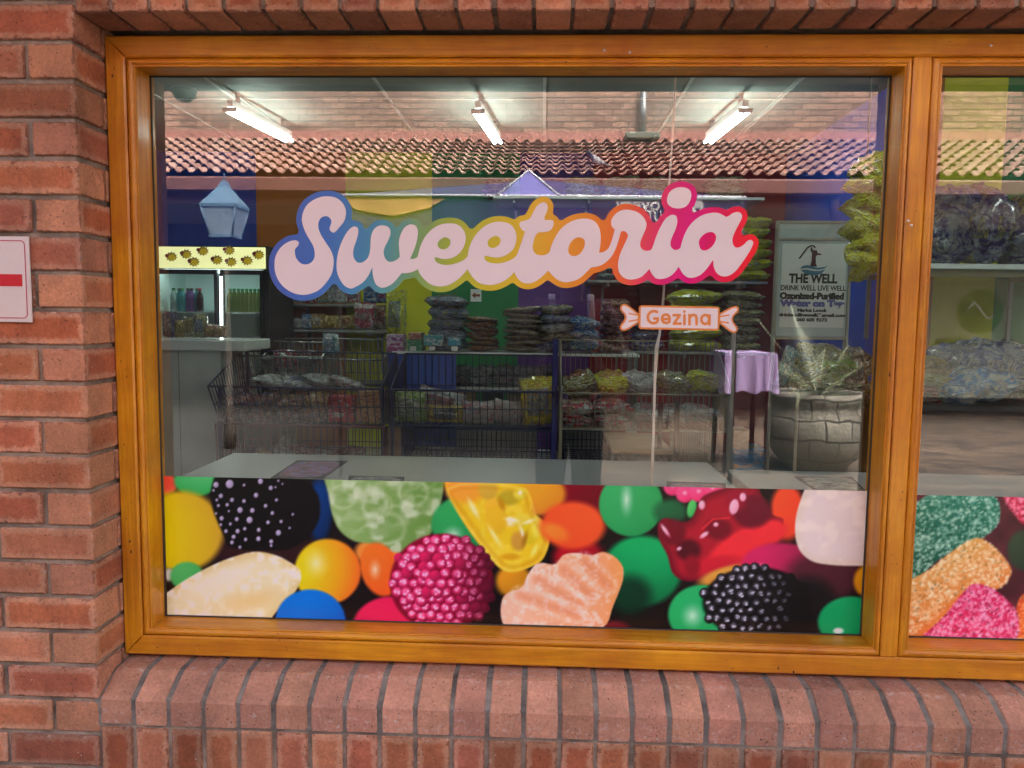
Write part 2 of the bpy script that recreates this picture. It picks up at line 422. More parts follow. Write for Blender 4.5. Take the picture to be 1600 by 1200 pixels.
# sloped mortar bed that fills the sill joints a little below the brick faces
obj('mortar_joints', mm, M_MORTAR, front); mm = MB()
q = [(0.0035, 0.4042), (0.0035, 0.4705), (0.0665, 0.5078), (0.074, 0.5105), (0.0795, 0.511), (0.0795, 0.4042)]
mm.v += [(XL-0.009, a, b) for a, b in q] + [(XR+0.009, a, b) for a, b in q]
for i in range(6):
    mm.face((i, (i+1) % 6, 6+(i+1) % 6, 6+i))
mm.box(XL-0.009, XR+0.009, 0.0805, 0.1995, 0.5055, 0.5125)
obj('sill_joints', mm, M_SILLMORTAR, front)

# ------------------------------------------------------------------ wooden shop window
win = thing('shop_window', 'wide orange varnished wooden shop window with two tall panes', 'shop window', (0.86, 0.16, ZB))
FY = 0.12
GX = [(-0.985, 0.819), (0.905, 2.711)]; GZ = (0.600, 1.980)
def member(name, mat, boxes, c=0.004):
    b = MB()
    for q_ in boxes: b.box(*q_, c)
    return obj(name, b, mat, win)
def mitred(name, mat, x0, x1, w, z0, z1, horiz, top):
    # plank with a 45 degree mitre at both ends, its front edges eased
    b = MB(); e = 0.004
    if horiz:
        a, c_ = (z1, z0) if top else (z0, z1)      # a outer edge, c_ inner edge
        s = -1 if top else 1
        pts = lambda ins, y: [(x0+ins+.0006, y, a+s*ins), (x1-ins-.0006, y, a+s*ins), (x1-w-.0006, y, c_-s*ins), (x0+w+.0006, y, c_-s*ins)]
    else:
        a, c_ = x0, x1
        s = 1 if a < c_ else -1
        pts = lambda ins, y: [(a+s*ins, y, z0+ins), (a+s*ins, y, z1-ins), (c_-s*ins, y, z1-w), (c_-s*ins, y, z0+w)]
    A = b.add(pts(e, FY)); B_ = b.add(pts(0, FY+e)); C_ = b.add(pts(0, 0.26))
    b.face((A, A+1, A+2, A+3))
    for i in range(4):
        k = (i+1) % 4
        b.face((A+i, B_+i, B_+k, A+k)); b.face((B_+i, C_+i, C_+k, B_+k))
    b.face((C_+3, C_+2, C_+1, C_))
    return obj(name, b, mat, win)
W1 = 0.049
mitred('stile', M_WOODV, XL+0.001, XL+W1, W1, ZB+0.002, 2.052, False, False)
mitred('stile', M_WOODV, XR-0.001, XR-W1, W1, ZB+0.002, 2.052, False, False)
mitred('head_rail', M_WOODH, XL+0.001, XR-0.001, W1, 2.002, 2.052, True, True)
mitred('sill_rail', M_WOODH, XL+0.001, XR-0.001, W1, ZB+0.002, 0.577, True, False)
member('mullion', M_WOODV, [(0.8365, 0.8785, FY+0.001, 0.26, 0.5775, 2.0015)], 0.003)
# glazing beads: a rounded lip and a deep reveal back to the glass
def bead(x0, x1, z0, z1, x0g, x1g, z0g, z1g):
    prof = [(0.0, 0.013), (0.10, 0.007), (0.25, 0.0035), (0.45, 0.002), (0.62, 0.0035), (0.72, 0.008), (0.78, 0.009), (0.86, 0.0065), (0.95, 0.007), (1.0, 0.012), (1.0, 0.082)]
    R4 = []
    for side in range(4):
        b = MB(); ra = []
        for t, dy in prof:
            X0, X1 = x0+(x0g-x0)*t, x1+(x1g-x1)*t; Zb, Zt = z0+(z0g-z0)*t, z1+(z1g-z1)*t
            P = [((X0, Zb), (X1, Zb)), ((X1, Zb), (X1, Zt)), ((X1, Zt), (X0, Zt)), ((X0, Zt), (X0, Zb))][side]
            ra.append(b.add([(P[0][0], FY+dy-0.002, P[0][1]), (P[1][0], FY+dy-0.002, P[1][1])]))
        for i in range(len(ra)-1):
            b.face((ra[i], ra[i]+1, ra[i+1]+1, ra[i+1]), None, None, i not in (0, 8, 9))
        obj('glazing_bead', b, M_WOODH if side in (0, 2) else M_WOODV, win)
for (gx0, gx1), (fx0, fx1) in zip(GX, [(XL+W1, 0.8365), (0.8785, XR-W1)]):
    bead(fx0, fx1, 0.5765, 2.002, gx0, gx1, GZ[0], GZ[1])
    b = MB(); b.box(gx0-0.004, gx1+0.004, GLASS_Y, GLASS_Y+0.006, GZ[0]-0.004, GZ[1]+0.004)
    obj('glass_pane', b, M_GLASS, win)
    b = MB()                              # dark putty line
    e = 0.0035
    for q_ in ((gx0, gx1, GZ[0], GZ[0]+e), (gx0, gx1, GZ[1]-e, GZ[1]), (gx0, gx0+e, GZ[0], GZ[1]), (gx1-e, gx1, GZ[0], GZ[1])):
        b.box(q_[0], q_[1], GLASS_Y-0.004, GLASS_Y-0.0005, q_[2], q_[3])
    obj('putty_line', b, mat_plain('dark_putty', (0.05, 0.04, 0.03), 0.7), win)
M_DENT = mat_plain('dark_dent', (0.05, 0.022, 0.012), 0.8)
for px_, py_, m_ in [(944, 79, 0), (984, 82, 0), (1548, 71, 0), (1424, 352, 0), (1419, 345, 0)] + [(x, y, 1) for x, y in ((176, 118), (203, 846), (205, 862), (1390, 585), (1216, 1044), (1240, 1050))]:
    p = at(px_, py_, 1.85); b = MB()
    b.lathe((0, 0, 0), [(0.0, -0.0004), (0.0036, -0.0004), (0.003, 0.0018), (0.0, 0.0022)], 9)
    sc1, sc2 = (random.uniform(.4, .7), random.uniform(.7, 1.6)) if m_ else (1, 1)
    b.v = [(p[0]+sc1*v[0]*random.uniform(.6, 1.3), FY-v[2]-0.0002, p[2]+sc2*v[1]*random.uniform(.7, 1.2)) for v in b.v]
    obj('wood_dent' if m_ else 'paint_chip', b, M_DENT if m_ else M_WHITE, win)
# back of the frame seen from inside
# ------------------------------------------------------------------ vinyl lettering and stickers on the glass
def smooth_poly(segs, n=7):
    # segs: closed list of points, a point with a third entry is a corner
    P = [np.array(p[:2], float) for p in segs]; corner = [len(p) > 2 for p in segs]; m = len(P); out = []
    for i in range(m):
        p1, p2 = P[i], P[(i+1) % m]
        p0 = P[i-1] if not corner[i] else p1 - (p2-p1)*0.5
        p3 = P[(i+2) % m] if not corner[(i+1) % m] else p2 + (p2-p1)*0.5
        # centripetal-ish tangents
        d01 = max(np.linalg.norm(p1-p0), 1e-6)**0.5; d12 = max(np.linalg.norm(p2-p1), 1e-6)**0.5; d23 = max(np.linalg.norm(p3-p2), 1e-6)**0.5
        m1 = (p2-p1) + d12*((p1-p0)/d01 - (p2-p0)/(d01+d12)); m2 = (p2-p1) + d12*((p3-p2)/d23 - (p3-p1)/(d12+d23))
        for k in range(n):
            t = k/n; t2, t3 = t*t, t*t*t
            out.append((2*t3-3*t2+1)*p1 + (t3-2*t2+t)*m1 + (-2*t3+3*t2)*p2 + (t3-t2)*m2)
    return np.array(out)
def crop(pts, sc, ox, oy): return [(p[0]/sc+ox, p[1]/sc+oy) + tuple(p[2:]) for p in pts]
def inside_dist(poly, X, Y):
    # signed distance (negative inside) to a closed polygon, on arrays
    A = poly; B = np.roll(poly, -1, 0)
    d = np.full(X.shape, 1e18); ins = np.zeros(X.shape, bool)
    for (ax, ay), (bx, by) in zip(A, B):
        ex, ey = bx-ax, by-ay; L = ex*ex+ey*ey
        if L < 1e-12: continue
        t = np.clip(((X-ax)*ex+(Y-ay)*ey)/L, 0, 1)
        d = np.minimum(d, (X-ax-t*ex)**2+(Y-ay-t*ey)**2)
        if ay != by:
            c = ((ay > Y) != (by > Y)) & (X < (bx-ax)*(Y-ay)/(by-ay)+ax)
            ins ^= c
    d = np.sqrt(d); return np.where(ins, -d, d)
def stroke_dist(pts, X, Y):
    d = np.full(X.shape, 1e18)
    for (ax, ay), (bx, by) in zip(pts, pts[1:]):
        ex, ey = bx-ax, by-ay; L = max(ex*ex+ey*ey, 1e-12)
        t = np.clip(((X-ax)*ex+(Y-ay)*ey)/L, 0, 1)
        d = np.minimum(d, (X-ax-t*ex)**2+(Y-ay-t*ey)**2)
    return np.sqrt(d)
def contours(F, xs, ys):
    # closed outlines of F < 0 by marching squares
    F = np.where(F == 0, 1e-9, F); S = F < 0; segs = {}
    ny, nx = F.shape
    def pt(e):
        i, j, v = e
        if v: a, b = F[j, i], F[j+1, i]; t = a/(a-b); return (xs[i], ys[j]+(ys[j+1]-ys[j])*t)
        a, b = F[j, i], F[j, i+1]; t = a/(a-b); return (xs[i]+(xs[i+1]-xs[i])*t, ys[j])
    cells = S[:-1, :-1].astype(int)+2*S[:-1, 1:]+4*S[1:, 1:]+8*S[1:, :-1]
    T = {1: 'LT', 2: 'TR', 3: 'LR', 4: 'RB', 6: 'TB', 7: 'LB', 8: 'BL', 9: 'BT', 11: 'BR', 12: 'RL', 13: 'RT', 14: 'TL', 5: 'LTRB', 10: 'TRBL'}
    for j, i in zip(*np.nonzero((cells > 0) & (cells < 15))):
        E_ = {'L': (i, j, 1), 'R': (i+1, j, 1), 'T': (i, j, 0), 'B': (i, j+1, 0)}
        s = T[cells[j, i]]
        for q_ in range(0, len(s), 2):
            segs.setdefault(E_[s[q_]], []).append(E_[s[q_+1]])
    adj = {}
    for a, bs in segs.items():
        for b in bs: adj.setdefault(a, []).append(b); adj.setdefault(b, []).append(a)
    seen = set(); out = []
    for a in list(adj):
        if a in seen: continue
        loop = [a]; seen.add(a); cur = a
        while True:
            nx_ = [b for b in adj[cur] if b not in seen]
            if not nx_: break
            cur = nx_[0]; seen.add(cur); loop.append(cur)
        if len(loop) > 6: out.append(np.array([pt(e) for e in loop]))
    return out
def sheet(name, loops, y, thick, mat, parent=None, to_world=None):
    # flat cut-out sheet with holes; loops are in photo pixels on the glass
    cu = bpy.data.curves.new(name, 'CURVE'); cu.dimensions = '2D'; cu.fill_mode = 'BOTH'; cu.extrude = thick/2
    off = root_loc(parent) if parent else Vector((0, 0, 0))
    for L in loops:
        W = [to_world(p) for p in L]
        s = cu.splines.new('POLY'); s.points.add(len(W)-1); s.use_cyclic_u = True
        for q_, w in zip(s.points, W): q_.co = (w[0]-off.x, w[1]-off.z, 0, 1)
    tmp = bpy.data.objects.new('tmp', cu); COL.objects.link(tmp)
    bpy.context.view_layer.update()
    me = bpy.data.meshes.new_from_object(tmp.evaluated_get(bpy.context.evaluated_depsgraph_get()))
    bpy.data.objects.remove(tmp); bpy.data.curves.remove(cu)
    n = len(me.vertices); co = np.zeros(n*3, 'f'); me.vertices.foreach_get('co', co); co = co.reshape(-1, 3)
    co = np.stack([co[:, 0], y - off.y - co[:, 2], co[:, 1]], 1); me.vertices.foreach_set('co', co.ravel().astype('f')); me.update()
    me.name = name; me.materials.clear(); me.materials.append(mat)
    o = bpy.data.objects.new(name, me); COL.objects.link(o)
    if parent: o.parent = parent
    return o
def glass_w(p): q_ = at(p[0], p[1], 1.926); return (q_[0], q_[2])

C1 = (6.0, 410, 280); C2 = (6.6667, 540, 290); C3 = (6.6667, 700, 290); C4 = (6.6667, 840, 290); C5 = (6.0, 1000, 270)
K = 'c'
LS = crop([(650,395),(630,360),(595,347),(550,365),(528,410),(528,460),(550,520),(600,600),(645,670),(668,740),(668,810),(650,890),(600,970),(530,1040),(450,1075),(380,1085),(300,1070),(220,1025),(160,960),(125,880),(117,800),(125,730),(160,660),(210,610),(270,580),(320,575),(345,595),(335,625),(310,655),(308,700),(325,750),(365,790),(410,800),(455,785),(487,745),(493,690),(480,630),(450,575),(410,505),(385,440),(373,380),(385,310),(420,245),(475,200),(550,168),(620,162),(690,175),(745,215),(778,270),(785,330),(765,400),(730,445),(690,490),(668,502),(640,485),(633,462)], *C1)
LW = (crop([(698,810),(703,740),(720,660),(760,560),(810,480),(860,445),(893,455),(900,500),(885,570),(860,640),(852,700),(865,750),(900,783),(940,780),(985,745),(1008,690)], *C1)
 + crop([(262,610),(270,520),(300,455),(350,420),(420,420),(460,450),(468,505),(445,570),(410,640),(398,700),(415,760),(450,792),(500,790),(545,765),(567,740,K),(560,660),(558,580),(580,500),(620,435),(680,405),(730,420),(752,465),(750,540),(725,640),(690,725),(672,765,K),(710,765),(752,745,K),(765,690),(790,610),(840,520),(910,450),(990,408),(1080,395),(1160,405),(1215,445),(1245,500),(1252,560),(1235,630),(1190,700),(1130,745),(1070,763),(1000,763),(950,748),(931,750),(932,775),(960,805),(1020,825),(1090,825),(1170,805),(1240,770),(1273,735,K)], *C2)
 + crop([(220,660),(250,580),(310,490),(390,420),(480,383),(570,380),(640,400),(690,450),(713,520),(708,590),(680,660),(620,715),(540,747),(460,745),(400,733),(381,738),(385,770),(415,795),(470,810),(540,810),(620,790),(680,760),(715,730,K),(735,680),(770,580),(803,480,K),(770,460),(745,405),(760,378),(810,365),(850,345),(885,285),(925,215),(980,178),(1015,180),(1038,215),(1030,270),(1005,330),(1008,360,K),(1050,360),(1090,365),(1100,395),(1085,445),(1060,470),(1000,485),(940,490),(910,525),(890,590),(882,640),(895,690),(930,720),(990,727),(1035,712),(1059,690,K)], *C3)
 + crop([(140,640),(180,545),(240,455),(330,385),(430,350),(530,348),(600,380),(640,440),(655,510),(655,600),(640,700,K),(690,690),(735,655),(765,590),(790,510),(803,455,K),(775,430),(765,375),(790,320),(840,275),(900,253),(980,258),(1050,285),(1105,335),(1132,395),(1125,450),(1095,520),(1070,590),(1070,635),(1095,668),(1140,680),(1178,670),(1193,652,K)], *C4)
 + crop([(130,660),(150,600),(190,510),(245,425),(300,395),(335,405),(348,450),(335,520),(305,590),(285,650),(290,695),(320,722),(355,720),(378,705,K),(395,640),(430,550),(490,465),(570,405),(660,378),(730,378),(780,400),(805,415,K),(830,405),(870,378),(925,370),(952,395),(950,430),(920,490),(885,560),(865,620),(870,670),(895,700),(930,698),(970,675),(1005,640),(1035,630),(1058,650),(1045,700),(1005,770),(950,850),(890,925),(830,965),(780,972),(735,955),(705,920),(688,870),(685,815,K),(660,850),(620,905),(560,960),(490,985),(440,978),(400,945),(375,905),(362,880,K),(330,925),(280,970),(210,995),(150,990),(115,955),(95,920),(88,900,K)], *C5)
 + crop([(1130,905),(1080,950),(1010,975),(950,978),(890,955),(850,905),(838,850),(840,790),(860,710),(900,620),(930,555),(940,520),(925,490),(900,475),(875,475,K),(865,490),(845,560),(815,650),(775,730),(720,790),(650,835),(555,855,K),(500,910),(430,970),(350,1000),(270,1005),(200,975),(145,925),(112,885,K)], *C4)
 + crop([(1000,930),(940,980),(870,1015),(810,1018),(755,995),(715,950),(690,900,K),(650,945),(580,995),(490,1030),(400,1033),(320,1010),(255,950),(215,890),(205,870,K)], *C3)
 + crop([(1230,920),(1160,985),(1060,1040),(970,1050),(890,1030),(820,975),(770,910),(755,870,K),(720,890),(650,910),(585,912,K),(550,955),(490,1020),(420,1058),(370,1063),(320,1030),(295,970),(283,900),(280,850,K),(240,935),(180,1010),(110,1052)], *C2)
 + crop([(835,1025),(780,1005),(735,950),(705,880)], *C1))
LH = [crop([(960,605),(985,565),(1040,540),(1085,560),(1093,600),(1070,645),(1020,665),(975,650)], *C2),
      crop([(413,590),(440,550),(500,525),(540,545),(548,580),(530,620),(480,650),(430,640)], *C3),
      crop([(320,660),(340,600),(390,550),(440,540),(485,565),(490,620),(465,680),(410,730),(360,733),(325,705)], *C4),
      crop([(550,650),(570,605),(620,565),(680,558),(710,590),(705,640),(670,695),(615,728),(570,718)], *C5)]
LD = crop([(252,255),(275,185),(330,145),(410,138),(465,165),(480,210),(465,270),(430,315),(370,335),(300,325),(262,295)], *C5)
polys = [smooth_poly(LS), smooth_poly(LW), smooth_poly(LD)]; holes = [smooth_poly(h) for h in LH]
xs = np.arange(401, 1211, 1.5); ys = np.arange(262, 490, 1.5); GXX, GYY = np.meshgrid(xs, ys)
F = np.minimum.reduce([inside_dist(p, GXX, GYY) for p in polys])
def outer(loops):                       # drop the loops that lie inside another one
    out = []
    for i, L in enumerate(loops):
        q_ = L[0]
        if not any(j != i and len(M_) > len(L) and inside_dist(M_, np.array([q_[0]]), np.array([q_[1]]))[0] < 0 for j, M_ in enumerate(loops)): out.append(L)
    return out
big = outer(contours(F - 13.0, xs, ys))
D13 = np.minimum.reduce([inside_dist(L[::2], GXX, GYY) for L in big])
rim_loops = outer(contours(D13 + 4.0, xs, ys))
def mat_rainbow():
    t = NT('rainbow_vinyl'); g = t.coord('Object'); s = t.node('ShaderNodeSeparateXYZ'); t.link(g, s.inputs[0])
    xa, xb = at(422, 380, 1.926)[0]-at(800, 380, 1.926)[0], at(1186, 380, 1.926)[0]-at(800, 380, 1.926)[0]
    x = t.math('DIVIDE', t.math('SUBTRACT', t.math('ADD', s.outputs[0], t.math('MULTIPLY', s.outputs[2], -0.12)), xa), xb-xa)
    st = [(0, (74,102,182)), (.12, (68,120,196)), (.19, (72,142,186)), (.25, (88,158,160)), (.31, (126,170,106)), (.37, (166,186,68)), (.45, (202,194,50)), (.53, (228,190,48)), (.60, (234,164,46)), (.67, (236,138,40)), (.735, (240,104,58)), (.775, (236,66,98)), (.82, (230,28,120)), (.86, (228,4,130)), (.90, (226,0,104)), (.95, (240,16,62)), (1, (250,28,40))]
    t.col(t.mix(1.0, t.ramp(x, [(p, lin(*c)) for p, c in st]), (0.92, 0.92, 0.92), 'MULTIPLY'))
    t.set(Roughness=0.35, Specular_IOR_Level=0.3); return t.m
M_VINYL = mat_plain('white_vinyl', (0.76, 0.69, 0.70), 0.32, 0.03, 5, bump=0.03)
cy_ = at(800, 380, 1.926)
sign = thing('window_lettering', 'white script lettering reading Sweetoria with rainbow outline stuck on the large pane', 'window lettering', (cy_[0], GLASS_Y, cy_[2]))
sheet('rainbow_outline', rim_loops, GLASS_Y-0.0012, 0.0006, mat_rainbow(), sign, glass_w)
sheet('white_letters', polys + holes, GLASS_Y-0.0022, 0.0006, M_VINYL, sign, glass_w)

def gz(p): return crop(p, 7.619, 955, 465)
xs = np.arange(962, 1160, 0.5); ys = np.arange(470, 526, 0.5); X, Y = np.meshgrid(xs, ys)
bc = ((1285+330)/2/7.619+955, 242/7.619+465); ang = R_(1.1)
U = (X-bc[0])*math.cos(ang)+(Y-bc[1])*math.sin(ang); V = -(X-bc[0])*math.sin(ang)+(Y-bc[1])*math.cos(ang)
qx = np.abs(U)-(480/7.619-5); qy = np.abs(V)-(142/7.619-5)
body = np.hypot(np.maximum(qx, 0), np.maximum(qy, 0))+np.minimum(np.maximum(qx, qy), 0)-5
wl_ = inside_dist(smooth_poly(gz([(335,195,K),(180,82),(135,80),(105,120),(115,160),(150,200),(162,240),(148,275),(110,325),(102,360),(120,388),(165,394),(335,295,K)])), X, Y)
wr_ = inside_dist(smooth_poly(gz([(1275,195,K),(1450,105),(1495,105),(1518,140),(1505,175),(1465,215),(1448,255),(1462,300),(1500,355),(1502,390),(1475,418),(1435,416),(1275,300,K)])), X, Y)
wing = np.minimum(wl_, wr_)
orange = np.minimum(body, wing)
white = np.minimum(np.maximum(wing+2.7, -(body-0.4)), body+2.9)
strokes = np.minimum.reduce([stroke_dist(gz(p), X, Y) for p in ([(215,190),(312,208)], [(212,282),(312,264)], [(1295,224),(1395,209)], [(1290,284),(1390,302)])])-1.15
letters = np.minimum.reduce([stroke_dist(gz(p), X, Y) for p in (
 [(545,172),(520,162),(492,162),(462,176),(440,205),(434,240),(444,272),(468,297),(500,306),(530,300),(550,282),(553,250),(512,250)],
 [(605,256),(695,256),(690,226),(670,206),(645,202),(618,212),(603,238),(605,270),(622,294),(652,303),(678,296),(694,284)],
 [(742,210),(815,210),(745,310),(824,310)], [(870,210),(870,316)], [(870,166),(870,168)],
 [(930,318),(930,208)], [(930,245),(950,216),(978,206),(1005,216),(1014,245),(1014,318)],
 [(1168,212),(1168,320)], [(1165,262),(1158,232),(1138,211),(1112,207),(1086,220),(1073,246),(1074,280),(1090,305),(1116,315),(1142,306),(1160,286),(1165,262)])])-2.15
white = np.maximum(white, -np.minimum(strokes, letters))
gp = at(1061, 497, 1.926)
gzs = thing('window_sticker', 'small wrapped candy shaped sticker reading Gezina in orange, below the rainbow lettering', 'window sticker', (gp[0], GLASS_Y, gp[2]))
M_OR = mat_plain('orange_vinyl', tuple(c*0.92 for c in lin(232, 142, 66)), 0.4, 0.02, 3, bump=0)
sheet('orange_backing', contours(orange, xs, ys), GLASS_Y-0.0012, 0.0006, M_OR, gzs, glass_w)
sheet('white_face', contours(white, xs, ys), GLASS_Y-0.0022, 0.0006, M_VINYL, gzs, glass_w)

# ------------------------------------------------------------------ printed sweets film along the foot of each pane
rng = np.random.RandomState(3)
def vnoise(X, Y, sc, seed):
    # smooth value noise
    r = np.random.RandomState(seed); T = r.rand(64, 64)
    x = X/sc; y = Y/sc; i = np.floor(x).astype(int); j = np.floor(y).astype(int); fx = x-i; fy = y-j
    fx = fx*fx*(3-2*fx); fy = fy*fy*(3-2*fy)
    g = lambda a, b: T[(b) % 64, (a) % 64]
    return (g(i, j)*(1-fx)+g(i+1, j)*fx)*(1-fy)+(g(i, j+1)*(1-fx)+g(i+1, j+1)*fx)*fy
def sstep(a, b, x): t = np.clip((x-a)/(b-a), 0, 1); return t*t*(3-2*t)
class Paint:
    def __init__(s, X, Y, base): s.X, s.Y = X, Y; s.C = np.ones(X.shape+(3,))*np.array(base, float)
    def blend(s, a, col):
        col = np.array(col, float); s.C = s.C*(1-a[..., None])+col*a[..., None]
    def ell(s, cx, cy, rx, ry, c0, c1, soft=2.0, rot=0.0, light=(-0.35, -0.4), hi=None, hic=(255, 255, 255), edge=None):
        c, n = math.cos(R_(rot)), math.sin(R_(rot)); dx, dy = s.X-cx, s.Y-cy
        u = (dx*c+dy*n)/rx; v = (-dx*n+dy*c)/ry; r = np.hypot(u, v)
        a = 1-sstep(1-soft/min(rx, ry), 1+soft/min(rx, ry), r)
        sh = np.clip(0.55+0.55*(dx/rx*light[0]+dy/ry*light[1])+0.25*np.sqrt(np.clip(1-r*r, 0, 1)), 0, 1)[..., None]
        s.blend(a, np.array(c1, float)*(1-sh)+np.array(c0, float)*sh)
        if hi:
            hx, hy, hr, hrr = hi; q = np.hypot((s.X-hx)/hr, (s.Y-hy)/hrr); s.blend(np.clip(1-q, 0, 1)**1.4*a*0.9, hic)
    def poly(s, pts, c0, c1=None, soft=1.5, mott=None, grad=None):
        P = smooth_poly(pts, 5); lo = P.min(0)-12; hi = P.max(0)+12
        d = np.full(s.X.shape, 99.0); m = (s.X > lo[0]) & (s.X < hi[0]) & (s.Y > lo[1]) & (s.Y < hi[1])
        d[m] = inside_dist(P, s.X[m], s.Y[m]); a = 1-sstep(-soft, soft, d)
        c1 = c0 if c1 is None else c1
        if grad: gx, gy, L = grad; t = np.clip(((s.X-P[:, 0].mean())*gx+(s.Y-P[:, 1].mean())*gy)/L+0.5, 0, 1)
        else: t = sstep(-18, 0, d)
        col = np.array(c0, float)*(1-t[..., None])+np.array(c1, float)*t[..., None]
        if mott:
            mc, sc, amt = mott; n = vnoise(s.X+13, s.Y+5, sc, 11)*0.6+vnoise(s.X, s.Y, sc*0.45, 12)*0.4
            w = sstep(0.45, 0.75, n)[..., None]*amt; col = col*(1-w)+np.array(mc, float)*w
        s.blend(a, col); return d
    def drupe(s, cx, cy, rx, ry, step, br, base, mid, hic, fade=None, seed=1, hs=1.0):
        r = np.random.RandomState(seed)
        s.ell(cx, cy, rx, ry, base, tuple(x*0.5 for x in base), 3)
        pts = []
        n = int(3*rx/step)
        for j in range(-n, n+1):
            for i in range(-n, n+1):
                x = (i+0.5*(j & 1))*step+r.uniform(-1, 1)*step*0.2; y = j*step*0.87+r.uniform(-1, 1)*step*0.2
                q = (x/rx)**2+(y/ry)**2
                if q < 1.0: pts.append((q, x, y))
        pts.sort(reverse=True)
        for q, x, y in pts:
            k = max(0.4, math.sqrt(max(0, 1-q*0.8))); b = br*r.uniform(0.85, 1.1)
            f = 1.0 if fade is None else float(np.clip(fade(cx+x, cy+y), 0, 1))
            m0 = tuple(c*(0.35+0.65*f) for c in mid)
            s.ell(cx+x, cy+y, b*(0.75+0.25*k), b*(0.75+0.25*k), m0, tuple(c*0.35 for c in m0), 1.0)
            if f > 0.25 and r.rand() < 0.92:
                hc = tuple(h*f+m*(1-f) for h, m in zip(hic, m0))
                s.ell(cx+x-b*.1, cy+y-b*.12, b*.62*hs, b*.55*hs, tuple(h*.6+m*.4 for h, m in zip(hc, m0)), m0, b*.3)
                for e in range(4):
                    ex, ey = r.uniform(-.42, .3)*b*hs, r.uniform(-.5, .3)*b*hs
                    s.ell(cx+x+ex, cy+y+ey, b*r.uniform(.14, .27)*hs, b*r.uniform(.12, .22)*hs, hc, hc, 0.8)
    def specks(s, n, box, size, col, region, seed, amp=0.9):
        r = np.random.RandomState(seed)
        for _ in range(n):
            x = r.uniform(box[0], box[2]); y = r.uniform(box[1], box[3])
            w = r.uniform(*size); m = (np.abs(s.X-x) < w*3) & (np.abs(s.Y-y) < w*3)
            if not m.any(): continue
            if region is not None:
                if region(x, y) > 0: continue
            q = np.hypot((s.X[m]-x)/w, (s.Y[m]-y)/(w*r.uniform(.7, 1.2))); a = (np.clip(1.3-q, 0, 1)*amp*r.uniform(.5, 1))[:, None]
            s.C[m] = s.C[m]*(1-a)+np.array(col, float)*a
def A_(p): return crop(p, 4.0, 240, 730)
def B_(p): return crop(p, 4.0, 600, 730)
def Cc(p): return crop(p, 3.636, 960, 730)
def D_(p): return crop(p, 2.925, 1400, 600)
